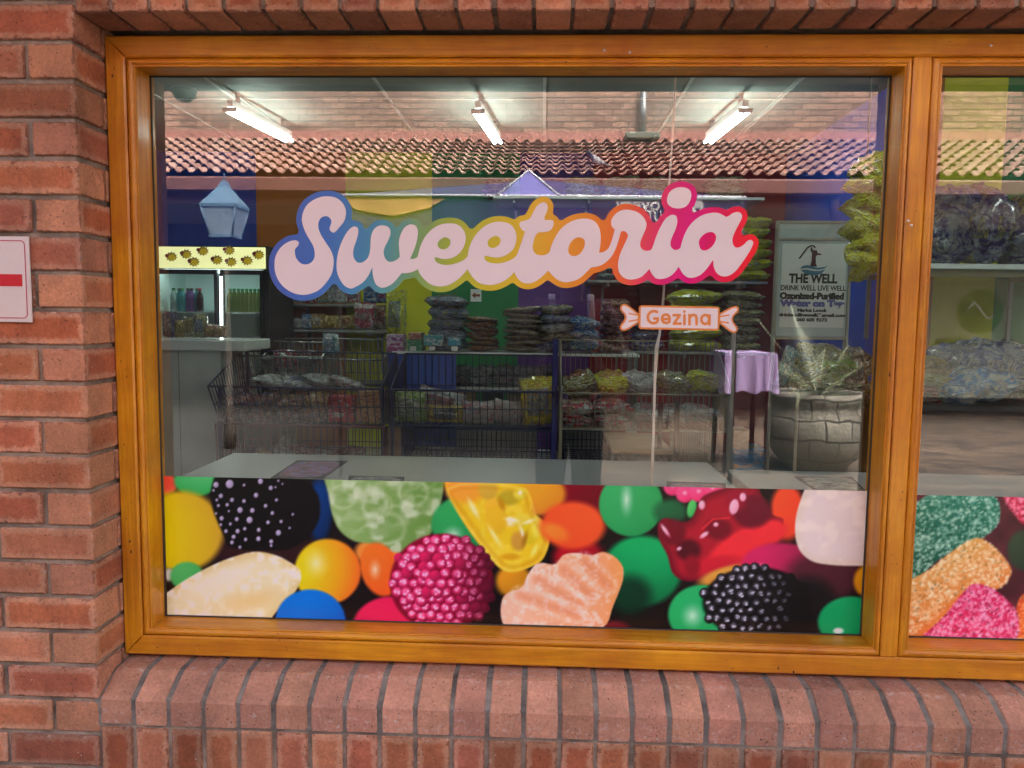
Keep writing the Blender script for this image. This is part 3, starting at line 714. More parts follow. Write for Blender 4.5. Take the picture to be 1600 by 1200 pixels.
def paint_left(X, Y):
    p = Paint(X, Y, (22, 14, 16))
    p.ell(420, 866, 90, 32, (52, 22, 26), (30, 14, 18), 14)
    p.ell(903, 776, 60, 40, (128, 16, 34), (80, 10, 20), 8)
    p.ell(905, 872, 40, 30, (190, 20, 40), (90, 10, 20), 8)
    p.ell(252, 756, 26, 18, (240, 70, 50), (240, 110, 90), 3)
    p.ell(306, 750, 34, 26, (90, 210, 130), (16, 160, 60), 3, light=(0.1, -.6))
    p.ell(282, 830, 68, 63, (236, 222, 8), (206, 158, 52), 7, light=(-.9, .1))
    p.ell(264, 898, 8, 10, (230, 230, 220), (160, 160, 150), 3)
    p.ell(292, 900, 26, 22, (90, 200, 110), (30, 150, 60), 3)
    p.ell(500, 798, 19, 50, (0, 62, 140), (4, 18, 48), 5)
    dk = p.poly(A_([(380,60,K),(358,150),(362,230),(395,330),(440,430),(470,490),(560,515),(700,520),(850,510),(950,450),(1010,380),(1040,300),(1030,180),(970,100),(900,62,K)]), (6, 5, 9), (14, 10, 14), 3, grad=(1, .3, 160))
    G = [(390,110,18),(475,105,26),(668,88,17),(732,130,14),(640,175,15),(565,112,9),(420,180,14),(490,205,13),(565,212,12),(768,205,10),(700,242,12),(540,268,18),(617,270,15),(742,287,12),(405,240,10),(460,235,11),(425,320,14),(520,325,13),(600,330,20),(715,345,12),(797,340,10),(480,355,10),(570,385,11),(657,392,13),(452,400,12),(525,400,14),(780,410,17),(500,435,13),(575,452,11),(655,448,15),(735,465,13),(540,500,10),(490,470,12),(870,295,8),(850,380,7),(762,125,6),(805,105,6),(780,85,7),(375,145,8),(395,205,9),(390,290,8),(735,490,9),(420,360,9),(470,275,7)]
    for x, y, r in G:
        (qx, qy), = A_([(x, y)])
        p.ell(qx, qy, r/4.4, r/4.0, (205, 195, 235), (120, 112, 150), 1.2)
    # pale green bear sweet, shown only as a rounded jelly
    p.ell(590, 862, 35, 22, (236, 150, 60), (240, 130, 50), 4)
    gb_ = p.poly([(505,744,K),(513,772),(518,800),(530,828),(552,845),(580,850),(610,862),(645,860),(672,836),(686,800),(696,744,K)], (150, 190, 116), (104, 150, 70), 2.5, mott=((206, 224, 196), 21, 0.75), grad=(1, .25, 170))
    wob = (vnoise(X, Y, 26, 31)-.5)*26; st_ = 0.5+0.5*np.sin((Y+wob+0.25*X)/4.2+vnoise(X, Y, 14, 32)*5)
    p.blend(np.clip(-gb_/6, 0, 1)*np.clip(st_, 0, 1)**2*0.26*sstep(.2, .5, vnoise(X, Y, 40, 33)), (222, 236, 212))
    for (cx, cy, r, a_) in ((536, 776, 20, .5), (590, 790, 22, .35), (646, 770, 22, .45), (606, 826, 26, .4)):
        q = np.hypot((X-cx), (Y-cy)*1.1)/r; p.blend(np.clip(1-q, 0, 1)**1.2*a_, (110, 156, 78)); p.blend(np.clip(1-np.abs(q-1)*4, 0, 1)*a_*0.6, (228, 240, 220))
    p.ell(512, 893, 52, 51, (232, 218, 22), (244, 78, 40), 3, light=(-.75, -.1), hi=(494, 880, 24, 30), hic=(250, 246, 190))
    p.ell(594, 890, 30, 43, (246, 120, 36), (238, 76, 30), 3, rot=-18, hi=(586, 890, 12, 20), hic=(255, 220, 190))
    p.poly([(250,938),(272,918),(300,900),(330,884),(365,870),(400,862),(432,868),(452,878),(468,890),(470,906),(456,932),(430,958),(415,976),(250,976)], (238, 230, 190), (230, 212, 150), 1.6, mott=((252, 250, 240), 12, 0.8))
    p.ell(345, 908, 48, 16, (246, 242, 220), (240, 232, 196), 14, rot=-20); p.ell(395, 938, 46, 14, (236, 214, 150), (236, 214, 150), 13, rot=-10)
    p.ell(485, 972, 55, 51, (10, 122, 232), (0, 62, 170), 2.5, light=(-.2, -.7))
    p.ell(612, 978, 60, 46, (234, 34, 92), (206, 14, 70), 3, light=(-.2, -.6))
    p.ell(720, 820, 46, 44, (50, 176, 96), (10, 110, 60), 4, hi=(708, 836, 20, 18), hic=(220, 246, 230))
    p.ell(838, 772, 46, 34, (236, 176, 40), (206, 110, 40), 5)
    p.ell(803, 908, 28, 26, (232, 160, 30), (150, 90, 20), 6)
    p.poly(B_([(375,60,K),(385,130),(430,230),(500,350),(600,490),(700,610),(760,652),(830,655),(900,630),(980,590),(1020,520),(1038,430),(1010,350),(960,305),(925,280),(925,200),(890,130),(840,60,K)]), (236, 204, 36), (232, 182, 24), 1.5, mott=((248, 230, 90), 20, 0.45))
    p.ell(728, 760, 32, 26, (248, 164, 60), (240, 170, 40), 8)
    for bx, by, rx, ry, c in ((690,240,60,55,(244,196,52)),(780,190,70,45,(196,176,40)),(850,165,40,35,(240,226,70)),(790,340,40,28,(250,240,190)),(870,330,70,40,(240,220,70)),(900,420,60,60,(226,206,30)),(840,460,45,60,(214,160,60)),(700,330,70,90,(240,196,40)),(950,380,30,60,(246,232,80)),(650,140,60,60,(220,180,60))):
        (qx, qy), = B_([(bx, by)]); p.ell(qx, qy, rx/4, ry/4, c, tuple(v*.93 for v in c), 4)
    yb_ = inside_dist(smooth_poly(B_([(385,130),(500,350),(700,610),(760,652),(830,655),(980,590),(1038,430),(960,305),(925,200),(890,130)]), 4), X, Y)
    p.blend(np.clip(1-np.abs(yb_+3)/4, 0, 1)*0.35, (252, 236, 120)); p.blend(np.clip(1-np.abs(yb_+9)/5, 0, 1)*0.25, (196, 136, 14))
    for bx, by, rx, ry, rt, c in ((560,260,14,60,-28,(252,240,170)),(690,430,12,60,-32,(252,238,150)),(800,330,36,12,10,(254,250,220)),(865,410,9,40,-20,(254,246,210)),(905,340,30,10,-20,(254,248,190)),(850,160,12,12,0,(254,250,220)),(940,520,14,40,25,(250,236,110)),(790,560,60,20,0,(224,168,24)),(880,450,14,44,15,(180,126,20)),(735,230,18,40,-20,(206,150,20))):
        (qx, qy), = B_([(bx, by)]); p.ell(qx, qy, rx/4, ry/4, c, c, 3, rot=rt)
    p.ell(895, 821, 51, 37, (250, 96, 46), (232, 70, 36), 6, light=(.2, -.3)); p.ell(868, 832, 22, 12, (250, 140, 50), (248, 110, 40), 6, rot=25)
    p.ell(986, 788, 50, 50, (56, 184, 104), (20, 140, 72), 2.5, hi=(979, 780, 13, 34), hic=(214, 244, 226))
    p.ell(1048, 800, 26, 20, (30, 110, 66), (20, 70, 44), 7); p.ell(1081, 794, 7, 15, (90, 214, 110), (40, 150, 70), 1.5, rot=12)
    p.ell(1003, 892, 62, 55, (10, 178, 98), (6, 84, 50), 6, light=(.1, -.8)); p.ell(985, 930, 32, 30, (8, 60, 38), (6, 40, 26), 14)
    p.ell(960, 986, 26, 16, (120, 28, 40), (70, 14, 24), 5)
    p.drupe(690, 910, 81, 76, 15.0, 9.4, (150, 8, 50), (236, 34, 106), (250, 176, 222), fade=lambda x, y: 1.15-(x-690)/75.0, seed=4)
    p.poly(B_([(738,830),(775,785),(860,750),(900,670),(960,600),(1070,605),(1120,550),(1190,535),(1260,545),(1300,550),(1370,530),(1440,560),(1490,620),(1495,690),(1430,870),(1370,1000),(760,1000)]), (246, 202, 178), (240, 152, 92), 1.3, mott=((250, 226, 216), 9, 0.7), grad=(1, -.1, 260))
    pe_ = inside_dist(smooth_poly(B_([(860,750),(900,670),(960,600),(1070,605),(1120,550),(1190,535),(1300,550),(1370,530),(1440,560),(1490,620),(1495,690),(1430,870),(1370,1000)]), 4), X, Y)
    p.blend(sstep(0, 1, np.clip((X-940)/24, 0, 1))*(pe_ < 0)*0.75, (240, 160, 92))
    for k in range(4):
        x0, y0, x1, y1 = [(1120,640,1290,800),(1250,590,1400,740),(960,700,1220,860),(850,800,1200,920)][k]
        (a, b), (c, d) = B_([(x0, y0), (x1, y1)]); q = stroke_dist([(a, b), (c, d)], X, Y); p.blend(np.clip(1-q/10, 0, 1)*0.5, (228, 136, 96)); p.blend(np.clip(1-np.abs(q-13)/6, 0, 1)*0.45*(vnoise(X, Y, 4, 40)+.3), (254, 232, 224))
    for bx, by, r, in ((330,110,45),(400,150,45),(480,140,50),(560,120,45),(620,125,42),(370,60,40)):
        (qx, qy), = Cc([(bx, by)]); p.ell(qx, qy, r/3.2, r/3.2, (255, 90, 150), (214, 20, 90), 2, hi=(qx, qy-1, 6, 5), hic=(255, 205, 230))
    p.ell(1230, 800, 26, 44, (246, 84, 44), (228, 44, 30), 5)
    p.poly(Cc([(250,320),(290,288),(350,312),(430,300),(470,225),(500,170),(600,125),(700,100,K),(810,95,K),(850,190),(900,270),(960,300),(920,390),(800,480),(700,560),(600,610),(480,645),(380,640),(330,600),(300,500),(255,410)]), (176, 24, 46), (120, 12, 36), 2.0)
    for bx, by, rx, ry, rt, c in ((720,460,230,95,-32,(250,48,60)),(880,380,110,70,-30,(252,50,60)),(560,560,150,50,-12,(214,30,52)),(780,250,110,95,0,(112,14,40)),(330,370,75,75,0,(120,14,36)),(420,470,70,60,0,(84,10,28)),(590,350,75,60,0,(124,12,36)),(440,560,45,60,0,(150,20,40)),(690,190,60,60,0,(160,20,50))):
        (qx, qy), = Cc([(bx, by)]); p.ell(qx, qy, rx/3.636, ry/3.636, c, tuple(v*.86 for v in c), 6, rot=rt)
    for bx, by, rx, ry, rt in ((290,360,10,40,-35),(497,215,18,26,0),(680,225,26,44,12),(730,170,18,24,0),(510,385,28,12,-35),(577,326,14,12,0),(368,463,14,10,-30)):
        (qx, qy), = Cc([(bx, by)]); p.ell(qx, qy, rx/3.636, ry/3.636, (250, 196, 220), (220, 120, 160), 1.5, rot=rt)
    (a, b), (c, d), (e, f) = Cc([(500, 350), (560, 295), (650, 288)]); p.blend(np.clip(1-stroke_dist([(a, b), (c, d), (e, f)], X, Y)/2.6, 0, 1)*0.8, (250, 50, 60))
    p.ell(1130, 899, 40, 12, (226, 170, 70), (200, 120, 50), 4, rot=-18)
    p.ell(1220, 884, 62, 36, (214, 34, 100), (88, 26, 44), 4, light=(-.8, -.3), hi=(1190, 886, 16, 10), hic=(250, 170, 200)); p.ell(1290, 900, 60, 38, (84, 28, 44), (50, 20, 30), 12)
    p.poly(Cc([(1090,100,K),(1060,180),(1032,280),(1028,390),(1055,475),(1120,532),(1230,555),(1440,562,K),(1440,100,K)]), (230, 218, 218), (226, 212, 200), 1.6, mott=((244, 234, 226), 18, 0.6))
    p.ell(1354, 908, 20, 24, (228, 160, 24), (190, 110, 20), 4)
    p.ell(1096, 960, 52, 46, (40, 190, 108), (10, 140, 76), 3, hi=(1082, 962, 22, 24), hic=(214, 248, 228))
    p.ell(1262, 940, 42, 38, (20, 16, 20), (10, 8, 10), 14)
    p.drupe(1182, 941, 84, 55, 15.0, 9.4, (8, 8, 12), (28, 28, 34), (210, 210, 234), fade=lambda x, y: 1.25-(x-1150)/85.0, seed=9, hs=0.72)
    p.ell(1330, 972, 52, 40, (6, 176, 104), (0, 140, 84), 3, light=(0, -.5)); p.ell(1310, 986, 8, 5, (230, 250, 240), (190, 240, 220), 2)
    return p.C
def paint_right(X, Y):
    p = Paint(X, Y, (86, 36, 44)); n = vnoise(X, Y, 22, 5); p.C *= (0.8+0.4*n)[..., None]
    def sugar(pts, c0, c1, sp, seed, grad, n=950):
        d0 = D_(pts); p.poly(d0, c0, c1, 2, mott=(sp, 6, 0.45), grad=grad); P = smooth_poly(d0, 3); lo, hi = P.min(0), P.max(0)
        f = lambda x, y: float(inside_dist(P, np.array([x]), np.array([y]))[0])
        p.specks(n, (lo[0], lo[1], hi[0], hi[1]), (1.2, 3.4), sp, f, seed, 0.8)
        p.specks(n//4, (lo[0], lo[1], hi[0], hi[1]), (1.2, 2.6), tuple(v*.55 for v in c0), f, seed+50, 0.6)
    sugar([(40,620),(150,505),(440,505),(475,560),(465,640),(400,700),(300,740),(180,815),(110,875),(40,910)], (34, 124, 98), (20, 84, 66), (176, 226, 206), 1, (0, 1, 110), 800)
    sugar([(585,640),(545,600),(510,550),(490,505),(720,505),(720,600)], (214, 40, 76), (190, 30, 60), (250, 150, 180), 2, None, 300)
    p.ell(*D_([(585, 760)])[0], 26, 32, (52, 74, 52), (34, 44, 34), 4)
    sugar([(700,650),(640,720),(620,840),(700,900),(980,860),(1000,700)], (228, 150, 30), (200, 110, 30), (250, 226, 150), 21, None, 500)
    sugar([(1050,510),(1010,640),(1060,800),(1300,860),(1420,700),(1400,510)], (34, 124, 98), (20, 84, 66), (176, 226, 206), 22, None, 500)
    sugar([(560,990),(600,950),(800,930),(980,980),(1000,1180),(560,1180)], (240, 104, 44), (220, 80, 40), (250, 190, 120), 23, None, 500)
    sugar([(30,930),(150,850),(250,770),(370,703),(430,730),(500,800),(528,860),(480,930),(350,962),(240,1040),(110,1185),(30,1185)], (222, 176, 96), (232, 124, 56), (252, 236, 196), 3, (.45, .9, 120), 900)
    p.poly(D_([(110,1180),(190,1080),(240,1040),(350,960),(290,960),(200,1050),(60,1180)]), (232, 128, 60), (232, 128, 60), 5)
    sugar([(100,1190),(220,1062),(300,962),(350,915),(420,925),(500,980),(550,1040),(562,1100),(530,1190)], (226, 44, 100), (220, 40, 96), (252, 176, 212), 4, None, 900)
    sugar([(1010,1190),(1060,900),(1300,880),(1560,960),(1700,1190)], (226, 44, 100), (220, 40, 96), (252, 176, 212), 24, None, 500)
    sugar([(1460,500),(1450,640),(1560,860),(1900,900),(1900,500)], (222, 176, 96), (232, 124, 56), (252, 236, 196), 25, None, 500)
    for k in range(9):
        cx_, cy_ = 1850+150*k, 640+(k*337 % 460); r_ = np.random.RandomState(60+k)
        c0, c1, sp = [((226, 44, 100), (220, 40, 96), (252, 176, 212)), ((34, 124, 98), (20, 84, 66), (176, 226, 206)), ((222, 176, 96), (232, 124, 56), (252, 236, 196)), ((240, 104, 44), (220, 80, 40), (250, 190, 120))][k % 4]
        sugar([(cx_+190*math.cos(a)*r_.uniform(.8, 1.15), cy_+130*math.sin(a)*r_.uniform(.8, 1.15)) for a in np.linspace(0, 2*math.pi, 8)[:-1]], c0, c1, sp, 60+k, None, 350)
    return p.C
def film(name, label, x0, x1, z0, z1, step, painter):
    nx, nz = int((x1-x0)/step), int((z1-z0)/step)
    gx = np.linspace(x0, x1, nx+1); gz_ = np.linspace(z0, z1, nz+1); GX_, GZ_ = np.meshgrid(gx, gz_)
    y = GLASS_Y-0.0009
    P = np.stack([GX_, np.full(GX_.shape, y), GZ_], -1); px, py = to_px(P)
    C = np.clip(painter(px, py), 0, 255)/255.0
    L = np.clip(np.where(C <= 0.04045, C/12.92, ((C+0.055)/1.055)**2.4)*np.array([1.08, 1.14, 1.12]), 0, 0.95)
    me = bpy.data.meshes.new(name); idx = np.arange((nx+1)*(nz+1)).reshape(nz+1, nx+1)
    q = np.stack([idx[:-1, :-1], idx[:-1, 1:], idx[1:, 1:], idx[1:, :-1]], -1).reshape(-1, 4)
    c0 = np.array([x0, GLASS_Y, z0]); V = P.reshape(-1, 3)-c0
    nv = len(V); me.vertices.add(nv); me.vertices.foreach_set('co', V.ravel().astype('f'))
    me.loops.add(q.size); me.loops.foreach_set('vertex_index', q.ravel().astype('i'))
    me.polygons.add(len(q)); me.polygons.foreach_set('loop_start', np.arange(0, q.size, 4, dtype='i')); me.polygons.foreach_set('loop_total', np.full(len(q), 4, 'i'))
    me.update(); me.validate()
    a = me.color_attributes.new('print', 'FLOAT_COLOR', 'POINT'); a.data.foreach_set('color', np.concatenate([L.reshape(-1, 3), np.ones((nv, 1))], 1).ravel().astype('f'))
    t = NT(name+'_print'); at_ = t.node('ShaderNodeAttribute', attribute_name='print'); t.link(at_.outputs[0], t.b.inputs['Base Color'])
    t.set(Roughness=0.25, Specular_IOR_Level=0.35); me.materials.append(t.m)
    o = bpy.data.objects.new(name, me); COL.objects.link(o); o.location = c0
    return tag(o, label, 'window film')
film('sweets_film', 'printed film of jelly beans, berries and gummy sweets along the foot of the large pane', GX[0][0]+0.006, GX[0][1]-0.004, GZ[0]+0.002, 0.9738, 0.0026, paint_left)
film('sweets_film', 'printed film of sugar coated jellies along the foot of the cut off right pane', GX[1][0]+0.003, GX[1][1]-0.004, GZ[0]+0.002, 0.9665, 0.0032, paint_right)
# ------------------------------------------------------------------ the shop behind the glass
def P3(px, py, D): return Vector(at(px, py, D))
YB = 8.0 - 1.73                            # back wall
CEIL = 3.05
XW = 2.42; YF = 5.45 - 1.73                # blue side wall and the nearer wall on the right
b = MB(); b.box(-4.05, 6.0, 0.30, YB+0.1, -0.05, 0.0); struct('shop_floor', b, None)
def mat_tiles(name, c, gr, s, rough=0.25):
    t = NT(name); o = t.node('ShaderNodeNewGeometry').outputs['Position']
    br = t.node('ShaderNodeTexBrick'); br.offset = 0.0; t.link(t.mapping(o, (1/s, 1/s, 1/s)), br.inputs[0])
    br.inputs['Scale'].default_value = 1.0; br.inputs['Mortar Size'].default_value = 0.012; br.inputs['Row Height'].default_value = 1.0; br.inputs['Brick Width'].default_value = 1.0
    br.inputs[1].default_value = (*c, 1); br.inputs[2].default_value = (*[x*0.92 for x in c], 1); br.inputs[3].default_value = (*gr, 1)
    n = t.noise(o, 3, 5, 0.6)
    t.col(t.mix(1.0, br.outputs[0], t.ramp(n, [(0.3, 0.8), (0.7, 1.05)]), 'MULTIPLY')); t.set(Roughness=rough); return t.m
bpy.data.objects['shop_floor'].data.materials.append(mat_tiles('floor_tiles', (0.52, 0.52, 0.48), (0.2, 0.19, 0.17), 0.4))
M_CEIL = mat_plain('ceiling_board', (0.24, 0.265, 0.24), 0.8, 0.04, 2)
b = MB(); b.box(-4.05, 6.0, 0.0, YB+0.1, CEIL, CEIL+0.06); struct('shop_ceiling', b, M_CEIL)
b = MB()
for x in (-3.0, -2.42, -1.22, -0.02, 1.0, 1.75, 2.95): b.box(x-0.012, x+0.012, 0.31, YB, CEIL-0.006, CEIL-0.0005)
for y in (1.9, 4.3): b.box(-4.0, 5.0, y-0.012, y+0.012, CEIL-0.0062, CEIL-0.0006)
for x in (-2.36, 1.72): b.box(x-0.004, x+0.004, 0.31, YB, CEIL-0.009, CEIL-0.006)
o = tag(obj('ceiling_strips', b, mat_plain('ceiling_strip', (0.5, 0.52, 0.48), 0.7)), 'thin pale cover strips along the joints of the shop ceiling', 'ceiling strips')
WALLC = {'blue': (0.014, 0.065, 0.42), 'orange': (0.50, 0.15, 0.012), 'yellow': (0.68, 0.64, 0.012), 'green': (0.014, 0.21, 0.06), 'purple': (0.12, 0.035, 0.23), 'red': (0.32, 0.012, 0.02)}
WM = {k: mat_plain('wall_paint_'+k, v, 0.55, 0.06, 2.5) for k, v in WALLC.items()}
bw = thing('painted_wall', 'back wall of the shop painted in broad upright rainbow bands', 'wall', (-0.8, YB, 0))
edges = [(-4.0, 'blue')] + [(P3(px, 300, 8.0).x, c) for px, c in ((400, 'orange'), (540, 'yellow'), (675, 'green'), (812, 'purple'), (926, 'red'))] + [(XW+0.1, None)]
for (x0, c), (x1, _) in zip(edges, edges[1:]):
    b = MB(); b.box(x0, x1, YB, YB+0.1, 0, CEIL); obj(c+'_band', b, WM[c], bw)
b = MB(); b.box(-4.1, -4.0, 0.30, YB+0.1, 0, CEIL)
tag(obj('painted_wall', b, WM['purple']), 'purple painted side wall at the left end of the shop', 'wall')
b = MB(); b.box(XW, XW+0.1, YF, YB, 0, CEIL)
tag(obj('painted_wall', b, WM['blue']), 'blue painted side wall to the right of the water poster', 'wall')
rw = thing('painted_wall', 'orange, yellow and green banded wall seen through the right pane', 'wall', (4, YF, 0))
edges = [(XW, 'orange'), (P3(1455, 300, 5.45).x, 'yellow'), (P3(1551, 300, 5.45).x, 'green'), (6.1, None)]
for (x0, c), (x1, _) in zip(edges, edges[1:]):
    b = MB(); b.box(x0, x1, YF-0.1, YF, 0, CEIL); obj(c+'_band', b, WM[c], rw)
b = MB(); b.box(6.0, 6.1, 0.30, YB, 0, CEIL); tag(obj('painted_wall', b, WM['purple']), 'purple end wall of the shop beyond the right pane', 'wall')
b = MB(); b.box(XL-0.3, XL-0.002, 0.302, 0.33, 0, CEIL); b.box(XR+0.002, 6.0, 0.302, 0.33, 0, CEIL); b.box(-4.0, XL-0.302, 0.302, 0.33, 0, CEIL); b.box(XL, XR, 0.304, 0.33, 0, 0.522); b.box(XL, XR, 0.304, 0.33, ZT+0.004, CEIL)
struct('shop_lining', b, M_WHITE)

# fluorescent battens
TUBE = mat_emit('tube_glow', (0.86, 1.0, 0.94), 3.3)
def batten(pn, pf, label, world_ends=None):
    z = CEIL-0.16
    def hit(px, py):
        v = AX_R*((px-800)/FPX)+AX_U*(-(py-600)/FPX)+AX_F; k = (z-CAM[2])/v[2]; return Vector(CAM+v*k)
    a, c = (hit(*pn), hit(*pf)) if world_ends is None else [Vector((*e, z)) for e in world_ends]; d = (c-a); L = 1.0 if world_ends is None else 1.22; d.normalize()
    mid = (a+c)/2; a = mid-d*L/2; c = mid+d*L/2
    t = thing('ceiling_light', label, 'ceiling light', (mid.x, mid.y, CEIL), 'fluorescent battens on the shop ceiling')
    n = Vector((d.y, -d.x, 0))
    b = MB()
    q = [a-n*0.022, a+n*0.022, c+n*0.022, c-n*0.022]
    i = b.add([(p.x, p.y, z+0.035) for p in q]+[(p.x, p.y, z+0.085) for p in q])
    for f in ((3,2,1,0), (4,5,6,7), (0,1,5,4), (1,2,6,5), (2,3,7,6), (3,0,4,7)): b.face(tuple(i+k for k in f))
    obj('batten', b, M_WHITE, t)
    for e in (a+d*0.12, c-d*0.12): b = MB(); b.tube([(e.x, e.y, z+0.08), (e.x, e.y, CEIL)], 0.02, 8); obj('stem', b, M_STEEL, t)
    for e in (a, c):
        b = MB(); b.tube([e-n*0.05+Vector((0, 0, 0.01)), e+n*0.05+Vector((0, 0, 0.01))], 0.018, 8); obj('lamp_holder', b, M_STEEL, t)
    for s in (-1, 1):
        b = MB(); b.tube([a+n*0.027*s+d*0.015, c+n*0.027*s-d*0.015], 0.0125, 10); obj('tube', b, TUBE, t)
batten((356, 172), (455, 222), 'twin tube ceiling light at the left, above the drinks fridge')
batten((748, 178), (777, 222), 'twin tube ceiling light at the middle, over the lettering')
batten((1163, 176), (1107, 222), 'twin tube ceiling light at the right, above the last letter')
for xa_, nm in ((-1.6, 'at the left'), (0.9, 'at the middle'), (3.3, 'at the right')):
    batten(None, None, 'twin tube ceiling light '+nm+' close to the window, above the picture', ((xa_-0.6, 0.62), (xa_+0.6, 0.62)))
batten(None, None, 'added unseen twin tube ceiling light beyond the right edge of the picture', ((4.7, 2.0), (4.7, 3.2)))  # added lamp out of view, put in to brighten the right end

# display platforms just inside the window
ZP = P3(700, 745, 2.26).z
def platform(x0, x1, y1, label):
    t = thing('display_table', label, 'display table', ((x0+x1)/2, (0.34+y1)/2, 0), None)
    b = MB(); b.box(x0, x1, 0.335, y1, ZP-0.035, ZP, 0.003); obj('table_top', b, M_PLAT, t)
    b = MB(); b.box(x0+0.03, x1-0.03, 0.36, y1-0.03, 0.0, ZP-0.036); obj('base', b, M_WHITE, t)
M_PLAT = mat_plain('white_board', (0.20, 0.215, 0.21), 0.3, 0.04, 3)
yb = 2.58-1.73
platform(P3(365, 717, 2.58).x, P3(1115, 728, 2.5).x, yb, 'long white display table just inside the large pane')
platform(P3(1143, 740, 2.4).x, 2.75, 2.46-1.73, 'second white display table past the gap, running behind the mullion')
def flyer(corners, label, cols):
    z = ZP+0.002; P = []
    for px, py in corners:
        v = AX_R*((px-800)/FPX)+AX_U*(-(py-600)/FPX)+AX_F; k = (z-CAM[2])/v[2]; P.append(CAM+v*k)
    b = MB(); i = b.add(P + [p-np.array([0, 0, 0.0015]) for p in P]); b.face((i, i+1, i+2, i+3), [(0, 0), (1, 0), (1, 1), (0, 1)], (1, 1)); b.face((i+7, i+6, i+5, i+4))
    t = NT('flyer_print'); u = t.node('ShaderNodeUVMap', uv_map='uv').outputs[0]
    n = t.noise(t.mapping(u, (3, 9, 1)), 1.5, 5, 0.7, 1.0)
    c = t.ramp(n, [(0.3, (0.01, 0.01, 0.012)), (0.45, (0.02, 0.02, 0.03))] + [(0.48+0.09*k, q) for k, q in enumerate(cols)])
    s = t.node('ShaderNodeSeparateXYZ'); t.link(u, s.inputs[0])
    e = t.math('MULTIPLY', t.math('MULTIPLY', s.outputs[0], t.math('SUBTRACT', 1.0, s.outputs[0])), t.math('MULTIPLY', s.outputs[1], t.math('SUBTRACT', 1.0, s.outputs[1])))
    t.col(t.mix(t.ramp(e, [(0.008, 0.0), (0.014, 1.0)]), (0.012, 0.012, 0.014), c)); t.set(Roughness=0.6, Specular_IOR_Level=0.2)
    tag(obj('flyer', b, t.m), label, 'flyer')
flyer([(422, 747), (505, 747), (544, 720), (464, 719)], 'dark glossy flyer lying slanted on the left part of the white table', [(0.25, 0.05, 0.05), (0.05, 0.08, 0.3), (0.3, 0.25, 0.03)])
flyer([(540, 768), (628, 770), (632, 745), (545, 743)], 'dark flyer at the table edge above the green jelly of the film', [(0.1, 0.12, 0.1), (0.2, 0.2, 0.2)])
flyer([(1040, 776), (1134, 779), (1134, 755), (1042, 752)], 'dark flyer near the right end of the long white table', [(0.2, 0.1, 0.1), (0.1, 0.1, 0.2)])
flyer([(1282, 772), (1360, 774), (1332, 745), (1240, 744)], 'dark flyer on the second white table under the water poster', [(0.12, 0.14, 0.12), (0.25, 0.25, 0.22)])

# drinks fridge
p0, p1 = P3(250, 383, 6.6), P3(419, 386, 6.6)
x0, x1, zt = p0.x-0.12, p1.x, p0.z; y0 = 6.6-1.73; zh = P3(300, 421, 6.6).z
fr = thing('drinks_fridge', 'tall black drinks fridge with glowing yellow header and bottles behind glass', 'fridge', ((x0+x1)/2, y0+0.3, 0))
b = MB(); b.box(x0, x0+0.05, y0+0.02, y0+0.65, 0.1, zt, 0.004); b.box(x1-0.05, x1, y0+0.02, y0+0.65, 0.1, zt, 0.004); b.box(x0+0.05, x1-0.05, y0+0.6, y0+0.65, 0.1, zt); b.box(x0+0.05, x1-0.05, y0+0.02, y0+0.6, 0.1, 0.45); b.box(x0+0.05, x1-0.05, y0+0.045, y0+0.6, zh+0.005, zt)
obj('cabinet', b, M_BLACK, fr)
b = MB(); b.box(x0+0.051, x1-0.051, y0+0.59, y0+0.598, 0.46, zh); b.box(x0+0.051, x0+0.058, y0+0.05, y0+0.59, 0.46, zh); b.box(x1-0.058, x1-0.051, y0+0.05, y0+0.59, 0.46, zh)
obj('liner', b, mat_plain('fridge_liner', (0.55, 0.68, 0.66), 0.4, 0.04), fr)
b = MB(); b.box(x0+0.03, x1-0.03, y0-0.002, y0+0.044, zh+0.012, zt-0.012, 0.006)
hd = obj('header', b, mat_emit('header_glow', (0.9, 0.88, 0.42), 0.085), fr)
burst = [(0.0, 1.0)]
SB = [mat_emit('burst_print_a', (0.38, 0.27, 0.01), 0.06), mat_emit('burst_print_b', (0.16, 0.10, 0.03), 0.04)]
M_DOT = mat_plain('dot_print', (0.25, 0.01, 0.02), 0.5)
for px, py in ((268, 401), (291, 397), (317, 392), (303, 409), (339, 406), (358, 391), (361, 409), (386, 407), (404, 398)):
    c = P3(px, py, 6.596); a0 = random.uniform(0, 1); bm1, bm2, bm3 = MB(), MB(), MB()
    for mbx, rr, dy, off in ((bm2, 0.055, 0.004, (0, 0)), (bm1, 0.04, 0.007, (0.006, -0.006))):
        poly = []
        for k in range(22):
            r = rr*(1.0 if k % 2 == 0 else 0.68); poly.append((c.x+off[0]+r*1.0*math.cos(a0+k*math.pi/11), c.z+off[1]+r*0.8*math.sin(a0+k*math.pi/11)))
        mbx.prism(poly, y0-0.003-dy, y0-0.002)
    st_ = obj('starburst_print', bm2, SB[1], fr)
    poly = [(c.x-0.038+0.016*math.cos(k*math.pi/4), c.z+0.008+0.016*math.sin(k*math.pi/4)) for k in range(8)]
    bm3.prism(poly, y0-0.012, y0-0.002); obj('starburst_centre', bm1, SB[0], st_); obj('red_dot_print', bm3, M_DOT, st_)
xm = P3(342, 470, 6.6).x
b = MB()
for a, c in ((x0+0.05, xm-0.012), (xm+0.012, x1-0.05)):
    b.box(a, a+0.03, y0, y0+0.035, 0.46, zh); b.box(c-0.03, c, y0, y0+0.035, 0.46, zh); b.box(a+0.03, c-0.03, y0, y0+0.035, zh-0.04, zh); b.box(a+0.03, c-0.03, y0, y0+0.035, 0.46, 0.5)
